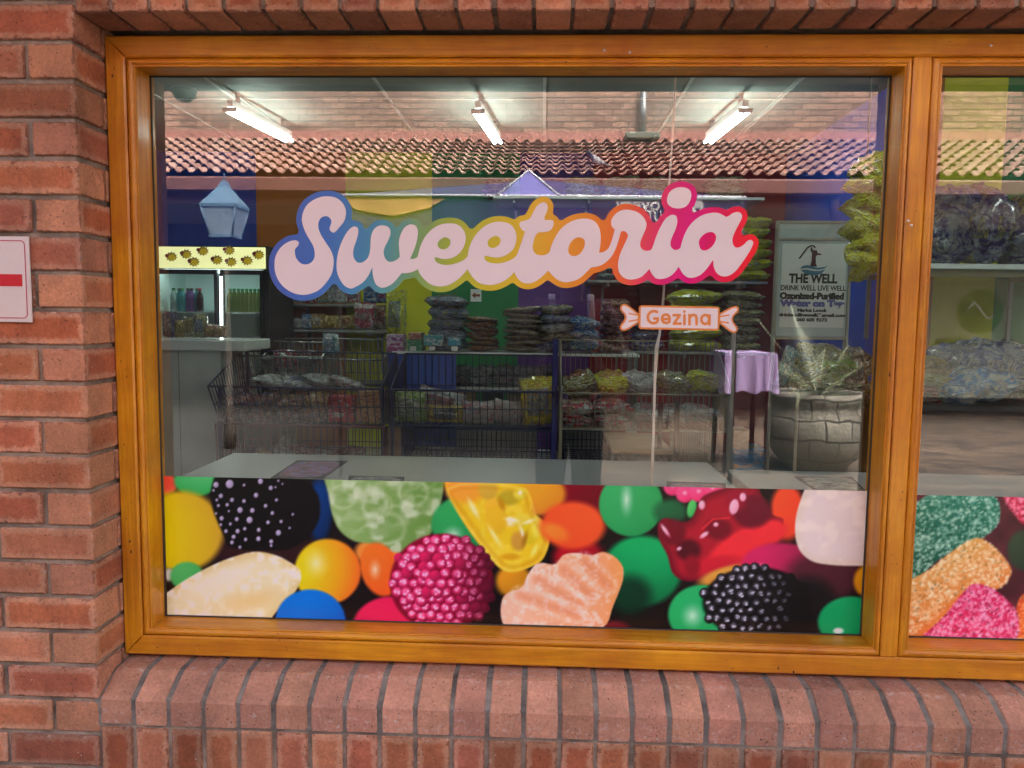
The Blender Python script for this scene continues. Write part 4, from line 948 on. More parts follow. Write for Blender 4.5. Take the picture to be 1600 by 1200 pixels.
obj('door_frame', b, M_BLACK, fr)
b = MB(); b.box(x0+0.08, xm-0.045, y0+0.012, y0+0.018, 0.5, zh-0.04); b.box(xm+0.045, x1-0.08, y0+0.012, y0+0.018, 0.5, zh-0.04)
obj('door_glass', b, mat_glass('fridge_glass', 0.02, 0.5), fr)
b = MB(); a = P3(346, 432, 6.6); c = P3(346, 528, 6.6); b.tube([(a.x, y0-0.008, a.z), (c.x, y0-0.008, c.z-0.3)], 0.011, 8)
obj('light_strip', b, mat_emit('led_strip', (0.9, 1.0, 1.0), 1.2), fr)
b = MB(); b.box(x0+0.1, x1-0.1, y0+0.1, y0+0.13, zh-0.02, zh-0.005); obj('inner_light', b, mat_emit('fridge_lamp', (0.75, 1.0, 0.98), 1.6), fr)
shz = [P3(300, 487, 6.7).z, P3(300, 527, 6.7).z]
b = MB()
for z in shz: b.box(x0+0.06, x1-0.06, y0+0.05, y0+0.58, z-0.012, z)
obj('shelf', b, mat_plain('wire_shelf', (0.6, 0.66, 0.64), 0.3), fr)
def bottle_mesh(r, h):
    b = MB(); b.lathe((0, 0, 0), [(r*.9, 0), (r, 0.01), (r, h*.55), (r*.9, h*.66), (r*.4, h*.84), (r*.36, h*.92)], 10); return b
capm = MB(); capm.lathe((0, 0, 0), [(0.014, 0.185), (0.015, 0.19), (0.015, 0.205), (0.013, 0.208)], 10)
CAPS = [mat_plain('bottle_cap_'+n_, c, 0.4) for n_, c in (('red', (0.4, 0.02, 0.02)), ('green', (0.02, 0.2, 0.05)), ('dark', (0.03, 0.03, 0.03)))]
BOT = [mat_plain('drink_'+n_, c, 0.12, coat=0.5) for n_, c in (('teal', (0.03, 0.22, 0.24)), ('violet', (0.12, 0.06, 0.2)), ('cola', (0.03, 0.012, 0.01)), ('lime', (0.12, 0.17, 0.04)), ('clear', (0.25, 0.32, 0.32)))]
bme = mesh_from('bottle_body', bottle_mesh(0.032, 0.215)); cme = mesh_from('bottle_cap', capm)
def bottle(x, y, z, mi, ci, label, group):
    t = thing('drink_bottle', label, 'bottle', (x, y, z), group)
    m = bpy.data.objects.new('body', bme); COL.objects.link(m); m.parent = t
    if not bme.materials: bme.materials.append(None); cme.materials.append(None)
    m.material_slots[0].link = 'OBJECT'; m.material_slots[0].material = BOT[mi]
    k = bpy.data.objects.new('cap', cme); COL.objects.link(k); k.parent = t; k.material_slots[0].link = 'OBJECT'; k.material_slots[0].material = CAPS[ci]
for k, px in enumerate((272, 279, 286, 293, 300, 307)): p = P3(px, 480, 6.75); bottle(p.x, y0+0.15+0.02*(k % 2), shz[0], [4, 0, 0, 1, 1, 0][k], [1, 2, 1, 2, 2, 2][k], 'teal or violet drink bottle on the upper fridge shelf, left door', 'coloured bottles behind the left fridge door')
p = P3(315, 480, 6.75); bottle(p.x, y0+0.12, shz[0], 2, 0, 'dark cola bottle with a red cap at the end of the left fridge shelf', None)
for k in range(9): p = P3(360+k*6.4, 480, 6.75); bottle(p.x, y0+0.15, shz[0], 3, 1, 'lime drink bottle on the upper fridge shelf, right door', 'lime bottles behind the right fridge door')

# white serving counter at the left
ca, cb = P3(236, 527, 5.9), P3(383, 522, 5.9)
t = thing('shop_counter', 'white tiled serving counter in front of the drinks fridge', 'counter', ((ca.x+cb.x)/2, 4.4, 0))
b = MB(); b.box(-3.95, cb.x, 5.9-1.73, 6.45-1.73, ca.z-0.10, ca.z-0.015, 0.008); obj('counter_top', b, mat_plain('counter_top', (0.62, 0.66, 0.62), 0.25, 0.04), t)
b = MB(); b.box(-3.95, cb.x-0.22, 5.95-1.73, 6.4-1.73, 0, ca.z-0.10); obj('tiled_front', b, mat_tiles('counter_tiles', (0.50, 0.53, 0.48), (0.22, 0.22, 0.2), 0.36), t)
# ------------------------------------------------------------------ packets and bags
def bagmat(name, cols, scale=3.0, rough=0.16, crinkle=0.75):
    cols = [tuple(min(0.8, v*1.55) for v in q) for q in cols]
    t = NT(name); o = t.coord('Object'); oi = t.node('ShaderNodeObjectInfo')
    sh = t.node('ShaderNodeVectorMath', operation='ADD'); t.link(o, sh.inputs[0])
    cb_ = t.node('ShaderNodeCombineXYZ'); t.link(t.math('MULTIPLY', oi.outputs['Random'], 23.0), cb_.inputs[0]); t.link(t.math('MULTIPLY', oi.outputs['Random'], 57.0), cb_.inputs[1]); t.link(cb_.outputs[0], sh.inputs[1])
    P = sh.outputs[0]
    n = t.noise(P, scale, 4, 0.6, 1.6); k = len(cols)
    c = t.ramp(n, [(0.30+0.42*i/k, q) for i, q in enumerate(cols)], 'EASE' if k < 3 else 'LINEAR')
    n2 = t.noise(P, scale*4, 3, 0.6, 0.8)
    c = t.mix(t.ramp(n2, [(0.58, 0.0), (0.66, 0.45)]), c, tuple(min(1, x*0.4+0.4) for x in cols[-1]))
    c = t.mix(t.ramp(n2, [(0.3, 0.6), (0.4, 0.0)]), c, tuple(x*0.3 for x in cols[0]))
    so = t.node('ShaderNodeSeparateXYZ'); t.link(o, so.inputs[0])
    ax_, ay_ = t.math('ABSOLUTE', so.outputs[0]), t.math('ABSOLUTE', so.outputs[1])
    pm = t.math('MULTIPLY', t.math('LESS_THAN', ax_, 0.30), t.math('LESS_THAN', ay_, 0.27))
    ln = t.noise(t.mapping(P, (7, 26, 1)), 1.0, 2, 0.6); pc = t.ramp(oi.outputs['Random'], [(0.0, (0.62, 0.60, 0.56)), (0.3, (0.55, 0.45, 0.05)), (0.5, (0.50, 0.05, 0.06)), (0.7, (0.62, 0.60, 0.58)), (0.85, (0.04, 0.16, 0.42)), (1.0, (0.55, 0.22, 0.03))], 'CONSTANT')
    pc = t.mix(t.ramp(ln, [(0.5, 0.0), (0.53, 0.8)]), pc, tuple(v*0.35 for v in cols[0]))
    c = t.mix(t.math('MULTIPLY', pm, 0.62), c, pc)
    sf = t.math('MULTIPLY', t.math('LESS_THAN', t.math('ABSOLUTE', so.outputs[2]), 0.16), t.math('GREATER_THAN', t.noise(t.mapping(P, (4, 4, 1)), 2.2, 2), 0.52))
    c = t.mix(t.math('MULTIPLY', sf, 0.5), c, pc)
    t.col(c); t.set(Roughness=rough, Specular_IOR_Level=0.8, Coat_Weight=0.6, Coat_Roughness=0.06)
    w = t.math('ADD', t.voronoi(t.mapping(P, (1, 1.4, 2.2)), 5.0), t.math('MULTIPLY', t.noise(P, 9, 4, 0.7, 2.0), 0.7))
    w = t.math('ADD', w, t.math('MULTIPLY', t.voronoi(t.mapping(P, (1, 1.3, 1.8)), 12.0), 0.55))
    t.bump(w, crinkle, 0.14); return t.m
BM = {'yellow': bagmat('yellow_packet', [(0.30, 0.28, 0.008), (0.60, 0.58, 0.012), (0.66, 0.64, 0.08)]),
 'greyblue': bagmat('grey_blue_packet', [(0.05, 0.07, 0.12), (0.14, 0.18, 0.25), (0.26, 0.29, 0.32)]),
 'redorange': bagmat('red_orange_packet', [(0.24, 0.03, 0.02), (0.36, 0.13, 0.02), (0.40, 0.30, 0.22)], 4),
 'mixed': bagmat('mixed_sweets_packet', [(0.20, 0.04, 0.05), (0.20, 0.20, 0.06), (0.34, 0.30, 0.26)], 6),
 'navy': bagmat('navy_packet', [(0.01, 0.015, 0.05), (0.03, 0.06, 0.22), (0.22, 0.24, 0.30)]),
 'blue': bagmat('blue_packet', [(0.01, 0.05, 0.20), (0.03, 0.16, 0.42), (0.40, 0.46, 0.48)]),
 'clear': bagmat('clear_packet', [(0.16, 0.16, 0.17), (0.34, 0.35, 0.36), (0.48, 0.47, 0.48)]),
 'pink': bagmat('pink_packet', [(0.50, 0.16, 0.18), (0.55, 0.34, 0.34), (0.6, 0.56, 0.56)]),
 'redwhite': bagmat('red_white_packet', [(0.02, 0.02, 0.09), (0.42, 0.012, 0.03), (0.55, 0.55, 0.52)], 2.2),
 'olive': bagmat('olive_packet', [(0.10, 0.05, 0.02), (0.22, 0.20, 0.03), (0.40, 0.40, 0.28)], 5),
 'silver': bagmat('silver_packet', [(0.10, 0.09, 0.09), (0.26, 0.24, 0.25), (0.46, 0.50, 0.56)]),
 'green': bagmat('green_packet', [(0.08, 0.12, 0.02), (0.16, 0.28, 0.03), (0.36, 0.36, 0.2)]),
 'maroon': bagmat('maroon_packet', [(0.06, 0.012, 0.015), (0.16, 0.03, 0.03), (0.36, 0.26, 0.24)], 4),
 'gold': bagmat('gold_packet', [(0.10, 0.05, 0.01), (0.34, 0.20, 0.03), (0.5, 0.4, 0.14)], 4),
 'teal': bagmat('teal_white_packet', [(0.03, 0.16, 0.20), (0.18, 0.34, 0.36), (0.5, 0.54, 0.54)], 3),
 'chips': bagmat('orange_yellow_packet', [(0.40, 0.12, 0.01), (0.50, 0.32, 0.01), (0.55, 0.46, 0.05)], 2.5),
 'purple': bagmat('purple_blue_packet', [(0.012, 0.012, 0.05), (0.06, 0.04, 0.17), (0.26, 0.28, 0.34)], 3, 0.1, 0.9),
 'cocoa': bagmat('brown_packet', [(0.05, 0.02, 0.012), (0.14, 0.07, 0.03), (0.34, 0.25, 0.16)], 4)}
def pillow(seed, nu=16, nv=12, crumple=0.1):
    b = MB(); top = []; o = Vector((seed*7.3, seed*3.1, seed*11.7))
    for s in (1, -1):
        g = []
        for j in range(nv+1):
            v = -1+2*j/nv; row = []
            for i in range(nu+1):
                u = -1+2*i/nu
                t = max(0.0, (1-abs(u)**3.0)*(1-abs(v)**2.6))**0.5
                p = Vector((u*0.5, v*0.5, s*t*0.5))
                nz = mnoise.noise(p*3.1+o)*crumple*1.5 + mnoise.noise(p*7.7+o)*crumple*0.9
                edge = 1-t
                fr_ = 0.05*math.sin(u*23+seed)*edge
                p += Vector((mnoise.noise(p*4+o)*0.05, mnoise.noise(p*4-o)*0.05, nz*(0.4+t*0.8)*s*0.9+mnoise.noise(Vector((u*2, v*2, seed)))*0.09+fr_))
                row.append(p)
            g.append(b.add(row))
        top.append(g)
    for k, g in enumerate(top):
        for j in range(nv):
            for i in range(nu):
                q = (g[j]+i, g[j]+i+1, g[j+1]+i+1, g[j+1]+i)
                b.face(q if k == 0 else tuple(reversed(q)), None, None, True)
    return b
_bag = {}
def bag(kind, name, label, cat, group, c, size, rot=(0, 0, 0), seed=None):
    s = random.randrange(5) if seed is None else seed
    if (kind, s) not in _bag:
        me = mesh_from('packet', pillow(s+1)); me.materials.append(BM[kind]); _bag[kind, s] = me
    o = bpy.data.objects.new(name, _bag[kind, s]); COL.objects.link(o)
    o.location = [float(x) for x in c]; o.scale = size; o.rotation_euler = rot
    return tag(o, label, cat, group)
def stack(kind, x0, y0, x1, y1, D, n, label, group, depth=0.34, name='sweet_packet'):
    a, c = P3(x0, y1, D), P3(x1, y0, D); w = c.x-a.x; h = (c.z-a.z)/n
    for i in range(n):
        bag(kind if isinstance(kind, str) else kind[i % len(kind)], name, label, 'packet', group if n > 1 else None, ((a.x+c.x)/2+random.uniform(-.04, .04)*w, D-1.73+depth/2+random.uniform(-.02, .02), a.z+(i+.5)*h), (w*1.06*random.uniform(.95, 1.04), depth, h*1.22), (random.uniform(-.03, .03), random.uniform(-.09, .09), random.uniform(-.12, .12)))
def upright(kind, x0, y0, x1, y1, D, label, group=None, depth=0.12, tilt=0.0, lean=0.0, name='sweet_packet'):
    a, c = P3(x0, y1, D), P3(x1, y0, D)
    return bag(kind, name, label, 'packet', group, ((a.x+c.x)/2, D-1.73+depth/2, (a.z+c.z)/2), ((c.x-a.x)*1.05, (c.z-a.z)*1.05, depth), (R_(90)+lean, tilt, 0))
_cart = {}
def carton(x0, y0, x1, y1, D, cols, label, group=None, depth=0.2, name='sweet_box'):
    a, c = P3(x0, y1, D), P3(x1, y0, D)
    b = MB(); b.box(a.x, c.x, D-1.73, D-1.73+depth, a.z, c.z, 0.004)
    key = tuple(cols)
    if key not in _cart:
        t = NT('printed_card'); o = t.coord('Object'); n = t.noise(t.mapping(o, (9, 9, 26)), 1.0, 3, 0.6, 0.8)
        k = len(cols); t.col(t.ramp(n, [(0.32+0.36*i/k, q) for i, q in enumerate(cols)], 'CONSTANT')); t.set(Roughness=0.35); _cart[key] = t.m
    o = obj(name, b, _cart[key]); return tag(o, label, 'box', group)
def board(name, label, cat, x0, x1, y, D, depth, mat, th=0.025, parts=True, legs=False):
    a, c = P3(x0, y, D), P3(x1, y, D); z = a.z
    t = thing(name, label, cat, ((a.x+c.x)/2, D-1.73+depth/2, 0 if legs else z))
    b = MB(); b.box(a.x, c.x, D-1.73, D-1.73+depth, z-th, z, 0.003); obj('shelf_board', b, mat, t)
    if legs:
        for xx in (a.x+0.03, c.x-0.03):
            for yy in (D-1.73+0.03, D-1.73+depth-0.03): b = MB(); b.box(xx-0.015, xx+0.015, yy-0.015, yy+0.015, 0, z-th); obj('leg', b, M_STEEL, t)
    else:
        for xx in np.linspace(a.x+0.2, c.x-0.2, max(2, int((c.x-a.x)/0.7)+1)):
            b = MB(); b.box(xx-0.012, xx+0.012, D-1.73+0.05, D-1.73+depth, z-th-0.03, z-th); b.box(xx-0.012, xx+0.012, D-1.73+depth, D-1.73+depth+0.02, z-0.45, z); obj('bracket', b, M_STEEL, t)
    return t
def wallshelf_depth(D): return 8.0-D-0.021

# centre display: white edged table with stacks on it
board('display_table', 'white edged table with a blue skirt holding the middle packet stacks', 'table', 612, 1000, 549, 6.3, 0.5, M_WHITE, 0.02, legs=True)
a, c = P3(606, 552, 6.3), P3(712, 600, 6.3); b = MB(); b.box(a.x, c.x, 6.31-1.73, 6.33-1.73, 0.3, a.z-0.005)
tag(obj('table_skirt', b, mat_plain('blue_card', (0.03, 0.09, 0.42), 0.5)), 'blue card skirt hanging below the middle of the table edge', 'table skirt')
G = 'packets in the %s'
stack('greyblue', 668, 463, 727, 547, 6.32, 5, 'grey blue packet in the tall stack left of the middle', G % 'grey blue stack')
stack('redorange', 728, 496, 776, 548, 6.34, 7, 'thin red and orange packet in the low stack below the arrow sign', G % 'red orange stack')
stack('mixed', 786, 480, 846, 549, 6.32, 8, 'mixed sweets packet in the stack just left of the photographer reflection', G % 'mixed stack')
stack(['navy', 'mixed', 'clear'], 842, 477, 896, 548, 6.36, 5, 'dark glittering packet in the stack at the middle of the table', G % 'dark stack')
stack('blue', 889, 497, 938, 547, 6.32, 3, 'blue and white packet in the short stack under the letter o', G % 'blue stack')
stack('maroon', 941, 468, 986, 549, 6.4, 6, 'maroon packet in the stack behind the left end of the wrapped candy sticker', G % 'maroon stack')
carton(604, 523, 629, 549, 6.33, [(0.3, 0.05, 0.16), (0.5, 0.4, 0.46), (0.2, 0.05, 0.2)], 'pink and white box at the left end of the blue skirted table')
carton(636, 531, 660, 548, 6.33, [(0.05, 0.2, 0.1), (0.3, 0.4, 0.3)], 'green box under a red one beside the grey blue stack')
carton(638, 520, 658, 530.5, 6.33, [(0.35, 0.1, 0.06), (0.45, 0.25, 0.2)], 'small red box lying on a green one')
carton(662, 524, 691, 540, 6.25, [(0.5, 0.52, 0.5), (0.05, 0.28, 0.32), (0.5, 0.52, 0.55)], 'white and teal box in front of the grey blue stack')
carton(700, 528, 718, 540, 6.25, [(0.04, 0.28, 0.4), (0.5, 0.55, 0.6)], 'bright blue and white box at the foot of the grey blue stack')
for px in (645, 675, 710): carton(px-5, 541, px+5, 548, 6.24, [(0.7, 0.7, 0.68), (0.6, 0.6, 0.6)], 'small white price card standing on the white table edge', 'price cards on the table edge', 0.004, 'price_card')
for k, (xx, kind) in enumerate(((632, 'clear'), (700, 'silver'), (735, 'clear'), (768, 'clear'), (800, 'clear'), (835, 'clear'))):
    stack(kind, xx-2, 574, xx+36, 601, 6.55, 2, 'clear bag of pale sweets in the row under the white table', 'clear bags under the table')
board('lower_shelf', 'low shelf under the white table carrying a row of clear bags', 'shelf', 612, 1000, 603, 6.5, 0.3, M_WHITE, 0.02, legs=True)
for k, (xx, cc) in enumerate(((725, (0.26, 0.2, 0.09)), (768, (0.02, 0.06, 0.035)), (808, (0.24, 0.19, 0.1)), (905, (0.26, 0.22, 0.12)), (950, (0.22, 0.19, 0.12)))):
    carton(xx-16, 606, xx+18, 640, 6.6, [cc, tuple(v*0.8 for v in cc)], ['plain card box behind the pink packets', 'dark green box behind the pink packets', 'plain card box left of the yellow crisps bag', 'plain card box behind the red and white packets, left', 'plain card box behind the red and white packets, right'][k])
# cream boxes lower down
carton(632, 672, 690, 740, 6.5, [(0.44, 0.42, 0.34), (0.38, 0.36, 0.30)], 'small cream box on the floor behind the lower wire panel', None, 0.3)
carton(702, 670, 838, 740, 6.6, [(0.46, 0.43, 0.33), (0.40, 0.37, 0.28)], 'long cream box on the floor behind the lower wire panel', None, 0.35)
carton(880, 675, 945, 740, 6.6, [(0.40, 0.42, 0.36), (0.36, 0.38, 0.32)], 'pale box on the floor under the red and white packets', None, 0.3)
carton(606, 668, 629, 745, 5.75, [(0.20, 0.11, 0.06), (0.17, 0.09, 0.05)], 'brown card standing upright between the two wire bins', None, 0.05)

# wire bins
M_WIREB = mat_plain('dark_blue_wire', (0.008, 0.014, 0.05), 0.35); M_WIRER = mat_plain('dark_red_wire', (0.10, 0.012, 0.012), 0.4); M_WIREG = mat_plain('beige_wire', (0.26, 0.23, 0.17), 0.4); M_WIRES = mat_plain('chrome_wire', (0.40, 0.42, 0.40), 0.25, metal=0.6)
def wire_bin(label, xl, xr, D, ybar, ybot, yback, mat, depth=0.55, out=0.12, nx=26, flare=0.05, posts=True, wr=0.0044, back=True):
    A0, A1 = P3(xl, ybot, D), P3(xr, ybot, D); B0, B1 = P3(xl, ybar, D-out), P3(xr, ybar, D-out)
    zb, zr = A0.z, B0.z; zk = P3(xl, yback, D+depth).z; y = D-1.73
    x0, x1 = A0.x, A1.x
    f00, f10 = (x0, y, zb), (x1, y, zb); f01, f11 = (x0-flare, y-out, zr), (x1+0.0, y-out, zr)
    k00, k10 = (x0, y+depth, zb), (x1, y+depth, zb); k01, k11 = (x0-flare, y+depth, zk), (x1, y+depth, zk)
    t = thing('wire_bin', label, 'wire bin', ((x0+x1)/2, y+depth/2, 0 if posts else zb))
    def panel(nm, *a, **k):
        b = MB(); b.wires(*a, **k); obj(nm, b, mat, t)
    panel('front_panel', f00, f10, f11, f01, nx, 2, wr, rim=wr*2.2)
    if back: panel('back_panel', k00, k10, k11, k01, nx, 2, wr, rim=wr*1.8)
    m = int(nx*0.6)
    panel('side_panel', f00, k00, k01, f01, m, 2, wr, rim=wr*1.8); panel('side_panel', f10, k10, k11, f11, m, 2, wr, rim=wr*1.8)
    panel('floor_panel', f00, f10, k10, k00, nx, 6, wr)
    if posts:
        for q in (f00, f10, k00, k10):
            b = MB(); b.box(q[0]-0.012, q[0]+0.012, q[1]-0.012, q[1]+0.012, 0.0, (zr if q[1] < y+0.1 else zk)); obj('post', b, mat, t)
    return t
wire_bin('upper dark blue wire bin at the left filled with red packets', 345, 598, 5.75, 604, 661, 548, M_WIREB, nx=24, out=0.1)
wire_bin('lower dark red wire bin at the left half filled with maroon packets', 340, 600, 5.72, 662, 728, 664, M_WIRER, nx=24, out=0.02, flare=0.0, posts=False)
wire_bin('dark blue wire bin in the middle holding green, pink and yellow bags', 613, 866, 5.75, 609, 664, 552, M_WIREB, nx=22, out=0.08, flare=0.0)
wire_bin('low dark wire crate on the floor under the middle bin', 628, 862, 5.75, 669, 722, 668, M_WIREB, nx=30, out=0.0, flare=0.0, posts=False)
wire_bin('beige wire bin on the right holding red and white packets', 876, 1140, 5.7, 614, 670, 531, M_WIREG, nx=30, out=0.06, flare=0.0, wr=0.0034)
wire_bin('low dark wire crate under the beige bin', 880, 950, 5.75, 672, 722, 670, M_WIREB, nx=10, out=0.0, flare=0.0, posts=False)
wire_bin('chrome wire basket standing behind the left bins', 420, 600, 6.5, 560, 600, 528, M_WIRES, nx=26, out=0.05, flare=0.05, depth=0.5, posts=False)
wire_bin('chrome wire basket nearest the counter behind the left bins', 372, 505, 6.35, 556, 590, 533, M_WIRES, nx=18, out=0.05, flare=0.03, depth=0.4, posts=False)
b = MB(); a, c = P3(868, 530, 5.72), P3(868, 740, 5.72); b.box(a.x-0.02, a.x+0.02, 5.7-1.73, 5.74-1.73, 0, a.z, 0.003)
tag(obj('shelf_post', b, mat_plain('blue_post', (0.01, 0.02, 0.16), 0.4)), 'dark blue upright post between the middle and the beige wire bin', 'post')
# packets in the bins
for k, xx in enumerate((346, 388)): stack('maroon', xx, 620, xx+37, 660, 5.8, 2, 'dark red packet lying in the left end of the upper blue bin', 'dark red packets in the upper bin', 0.3)
stack('maroon', 430, 622, 470, 660, 5.8, 2, 'maroon packet near the middle of the upper blue bin', 'maroon packets in the upper bin', 0.3)
stack('redorange', 472, 618, 511, 660, 5.82, 2, 'reddish brown packet in the upper blue bin beside the bright red boxes', 'reddish packets in the upper bin', 0.3)
for k in range(2): carton(513, 620+k*20, 553, 639+k*20.5, 5.8, [(0.34, 0.012, 0.02), (0.42, 0.03, 0.04), (0.55, 0.45, 0.42)], ['upper bright red box in the blue bin', 'lower bright red box in the blue bin'][k])
for k in range(2): carton(557, 612+k*24, 597, 635+k*24.5, 5.8, [(0.40, 0.16, 0.07), (0.44, 0.24, 0.12), (0.22, 0.08, 0.05)], ['upper orange box at the right end of the blue bin', 'lower orange box at the right end of the blue bin'][k])
upright('redwhite', 425, 547, 458, 578, 6.4, 'red and cream bag leaning in the chrome basket', lean=0.3)
upright('maroon', 462, 548, 492, 574, 6.5, 'pinkish red bag beside the red and cream one in the chrome basket', lean=0.3)
upright('teal', 502, 522, 526, 556, 6.45, 'sea green bag standing at the end of the chrome basket')
for k in range(4): bag('silver', 'sweet_packet', 'crumpled silver grey packet strewn in the upper left bin', 'packet', 'loose silver packets in the left bin', P3(430+k*38, 597+3*(k % 2), 6.1), (0.3, 0.25, 0.1), (0.1*k, 0.2, 0.5*k))
for k in range(5): bag(['maroon', 'clear', 'maroon', 'silver', 'maroon'][k], 'sweet_packet', 'loose glittering packet in the lower red bin', 'packet', 'loose packets in the lower bin', P3(415+k*32, 712-4*(k % 3), 5.95), (0.22, 0.25, 0.1), (0.2, 0.1*k, 0.7*k))
bag('silver', 'sweet_packet', 'bright silver foil packet standing up in the lower red bin', 'packet', None, P3(448, 694, 5.95), (0.13, 0.2, 0.11), (0.3, 0.4, 0.2))
upright('green', 612, 613, 664, 662, 5.82, 'green and yellow sweet bag at the left of the middle bin', depth=0.18)
upright('silver', 652, 611, 722, 650, 5.86, 'silver and grey bag behind the green one in the middle bin', depth=0.2, tilt=0.2)
upright('gold', 666, 634, 722, 661, 5.82, 'pale gold bag in front of the silver one in the middle bin', depth=0.1)
upright('pink', 722, 629, 770, 663, 5.82, 'clear bag with pink sweets in the middle bin', depth=0.16)
upright('pink', 770, 628, 814, 662, 5.84, 'clear bag with pinkish brown sweets next to the yellow crisps bag', depth=0.14, tilt=0.15)
upright('chips', 813, 592, 868, 664, 5.78, 'big bright yellow and orange crisps bag in the middle bin', depth=0.16, tilt=-0.08)
stack('redwhite', 876, 630, 927, 668, 5.76, 2, 'red and white packet in the left pile of the beige bin', 'red and white packets on the left of the beige bin', 0.3)
stack('redwhite', 929, 630, 988, 668, 5.78, 2, 'red and white packet in the right pile of the beige bin', 'red and white packets on the right of the beige bin', 0.3)
for k in range(3): bag('clear', 'sweet_packet', 'clear bag lying beside the red and white packets in the beige bin', 'packet', 'clear bags in the beige bin', P3(1015+k*38, 645, 5.9), (0.26, 0.3, 0.12), (0.1, 0.1, 0.4*k))
for k in range(5): bag(['olive', 'yellow', 'clear', 'olive', 'yellow'][k], 'sweet_packet', 'olive or yellow packet heaped at the back of the beige bin', 'packet', 'heaped packets at the back of the beige bin', P3(905+k*48, 598, 6.2), (0.27, 0.3, 0.18), (0.2, 0.15*(k-2), 0.5*k))

# red wall shelves at the right
board('wall_shelf', 'high pale shelf along the red wall above the lettering', 'shelf', 770, 1195, 306, 7.4, wallshelf_depth(7.4), M_WHITE)
for k, (xa, xb) in enumerate(((884, 941), (945, 1002), (1004, 1060), (1108, 1166))):
    stack('olive', xa, 274, xb, 305, 7.42, 2, ['olive glittering packet in the left pile on the high shelf', 'olive glittering packet in the second pile on the high shelf', 'olive glittering packet in the third pile on the high shelf beside the white cord', 'olive glittering packet in the right pile on the high shelf'][k], G % ['first high pile', 'second high pile', 'third high pile', 'fourth high pile'][k])
stack('cocoa', 756, 278, 792, 305, 7.42, 2, 'dark brown packet beside the purple gable on the high shelf', G % 'brown high pile')
board('wall_shelf', 'middle shelf on the red wall just below the lettering', 'shelf', 918, 1200, 437, 7.2, wallshelf_depth(7.2), M_STEEL)
stack('yellow', 1150, 338, 1208, 436, 7.2, 6, 'bright yellow crisps bag in the tall pile by the last letter', G % 'tall yellow pile')
stack('teal', 935, 415, 960, 436, 7.22, 2, 'sea green packet peeping out below the letter r', G % 'sea green pile')
board('wall_shelf', 'lower shelf on the red wall level with the wrapped candy sticker', 'shelf', 945, 1200, 548, 7.0, wallshelf_depth(7.0), M_STEEL)
stack('yellow', 1046, 455, 1130, 548, 7.02, 5, 'wide yellow crisps bag in the pile behind the wrapped candy sticker', G % 'wide yellow pile')
stack('olive', 1134, 456, 1192, 548, 7.02, 7, 'olive clear packet in the pile at the right end of the candy sticker', G % 'olive pile')
stack('navy', 985, 500, 1040, 548, 7.04, 3, 'dark packet in the pile under the left half of the candy sticker', G % 'dark low pile')
# shelves at the back left
board('wall_shelf', 'upper steel shelf against the orange wall at the back left', 'shelf', 425, 606, 474, 7.5, wallshelf_depth(7.5), M_STEEL)
board('wall_shelf', 'lower steel shelf against the orange wall at the back left', 'shelf', 420, 606, 514, 7.3, wallshelf_depth(7.3), M_STEEL)
for k, (xx, kd) in enumerate(((428, 'olive'), (450, 'clear'), (472, 'redwhite'), (494, 'silver'), (516, 'silver'), (538, 'redwhite'), (566, 'blue'), (586, 'navy'))):
    upright(kd, xx, 446-6*(k > 3), xx+22, 473, 7.55, ['olive packet at the left end of the upper back shelf', 'clear packet second on the upper back shelf', 'red packet third on the upper back shelf', 'silver packet below the dip between S and w', 'silver and black packet below the letter w', 'red and white packet right of the silver ones', 'bright blue packet near the end of the upper back shelf', 'navy packet at the right end of the upper back shelf'][k])
for k, (xx, kd, w, h) in enumerate(((419, 'teal', 29, 29), (449, 'clear', 20, 16), (470, 'blue', 16, 22), (484, 'gold', 20, 22), (506, 'gold', 20, 20), (528, 'gold', 22, 20), (552, 'redwhite', 32, 40), (584, 'cocoa', 20, 36))):
    upright(kd, xx, 513-h, xx+w, 513, 7.34, ['white and teal crisps bag on the lower back shelf', 'small clear packet beside the white and teal bag', 'blue packet on the lower back shelf', 'gold packet beside the blue one', 'gold packet in the middle of the three', 'gold packet beside the big red bag', 'big red and white bag hanging over the lower back shelf', 'brown packet at the right end of the lower back shelf'][k])
upright('yellow', 600, 455, 630, 527, 6.7, 'big dull yellow sack standing against the yellow wall band', depth=0.25, name='yellow_sack')
for k, (xx, h, kd) in enumerate(((252, 40, 'purple'), (270, 26, 'gold'), (284, 32, 'olive'), (300, 36, 'olive'), (316, 20, 'redorange'), (330, 18, 'redorange'))):
    upright(kd, xx, 527-h, xx+19, 527, 6.05, ['purple packet at the left end of the counter', 'gold packet on the counter beside the purple one', 'small olive packet on the counter', 'taller olive packet on the counter', 'orange packet on the counter', 'orange packet at the right end of the counter pile'][k], depth=0.1)
# arrow sign
a, c = P3(735, 471, 7.98), P3(752, 452, 7.98)
t = thing('arrow_sign', 'small white square sign with a brown arrow pointing left on the green wall', 'sign', ((a.x+c.x)/2, YB-0.01, (a.z+c.z)/2))
b = MB(); b.box(a.x, c.x, YB-0.012, YB-0.002, a.z, c.z); obj('plate', b, M_WHITE, t)
m = (a+c)/2; s = (c.x-a.x); b = MB()
b.prism([(m.x-s*.38, m.z), (m.x-s*.05, m.z-s*.3), (m.x-s*.05, m.z-s*.11), (m.x+s*.38, m.z-s*.11), (m.x+s*.38, m.z+s*.11), (m.x-s*.05, m.z+s*.11), (m.x-s*.05, m.z+s*.3)], YB-0.015, YB-0.0125)
obj('arrow', b, mat_plain('brown_print', (0.28, 0.07, 0.02), 0.5), t)

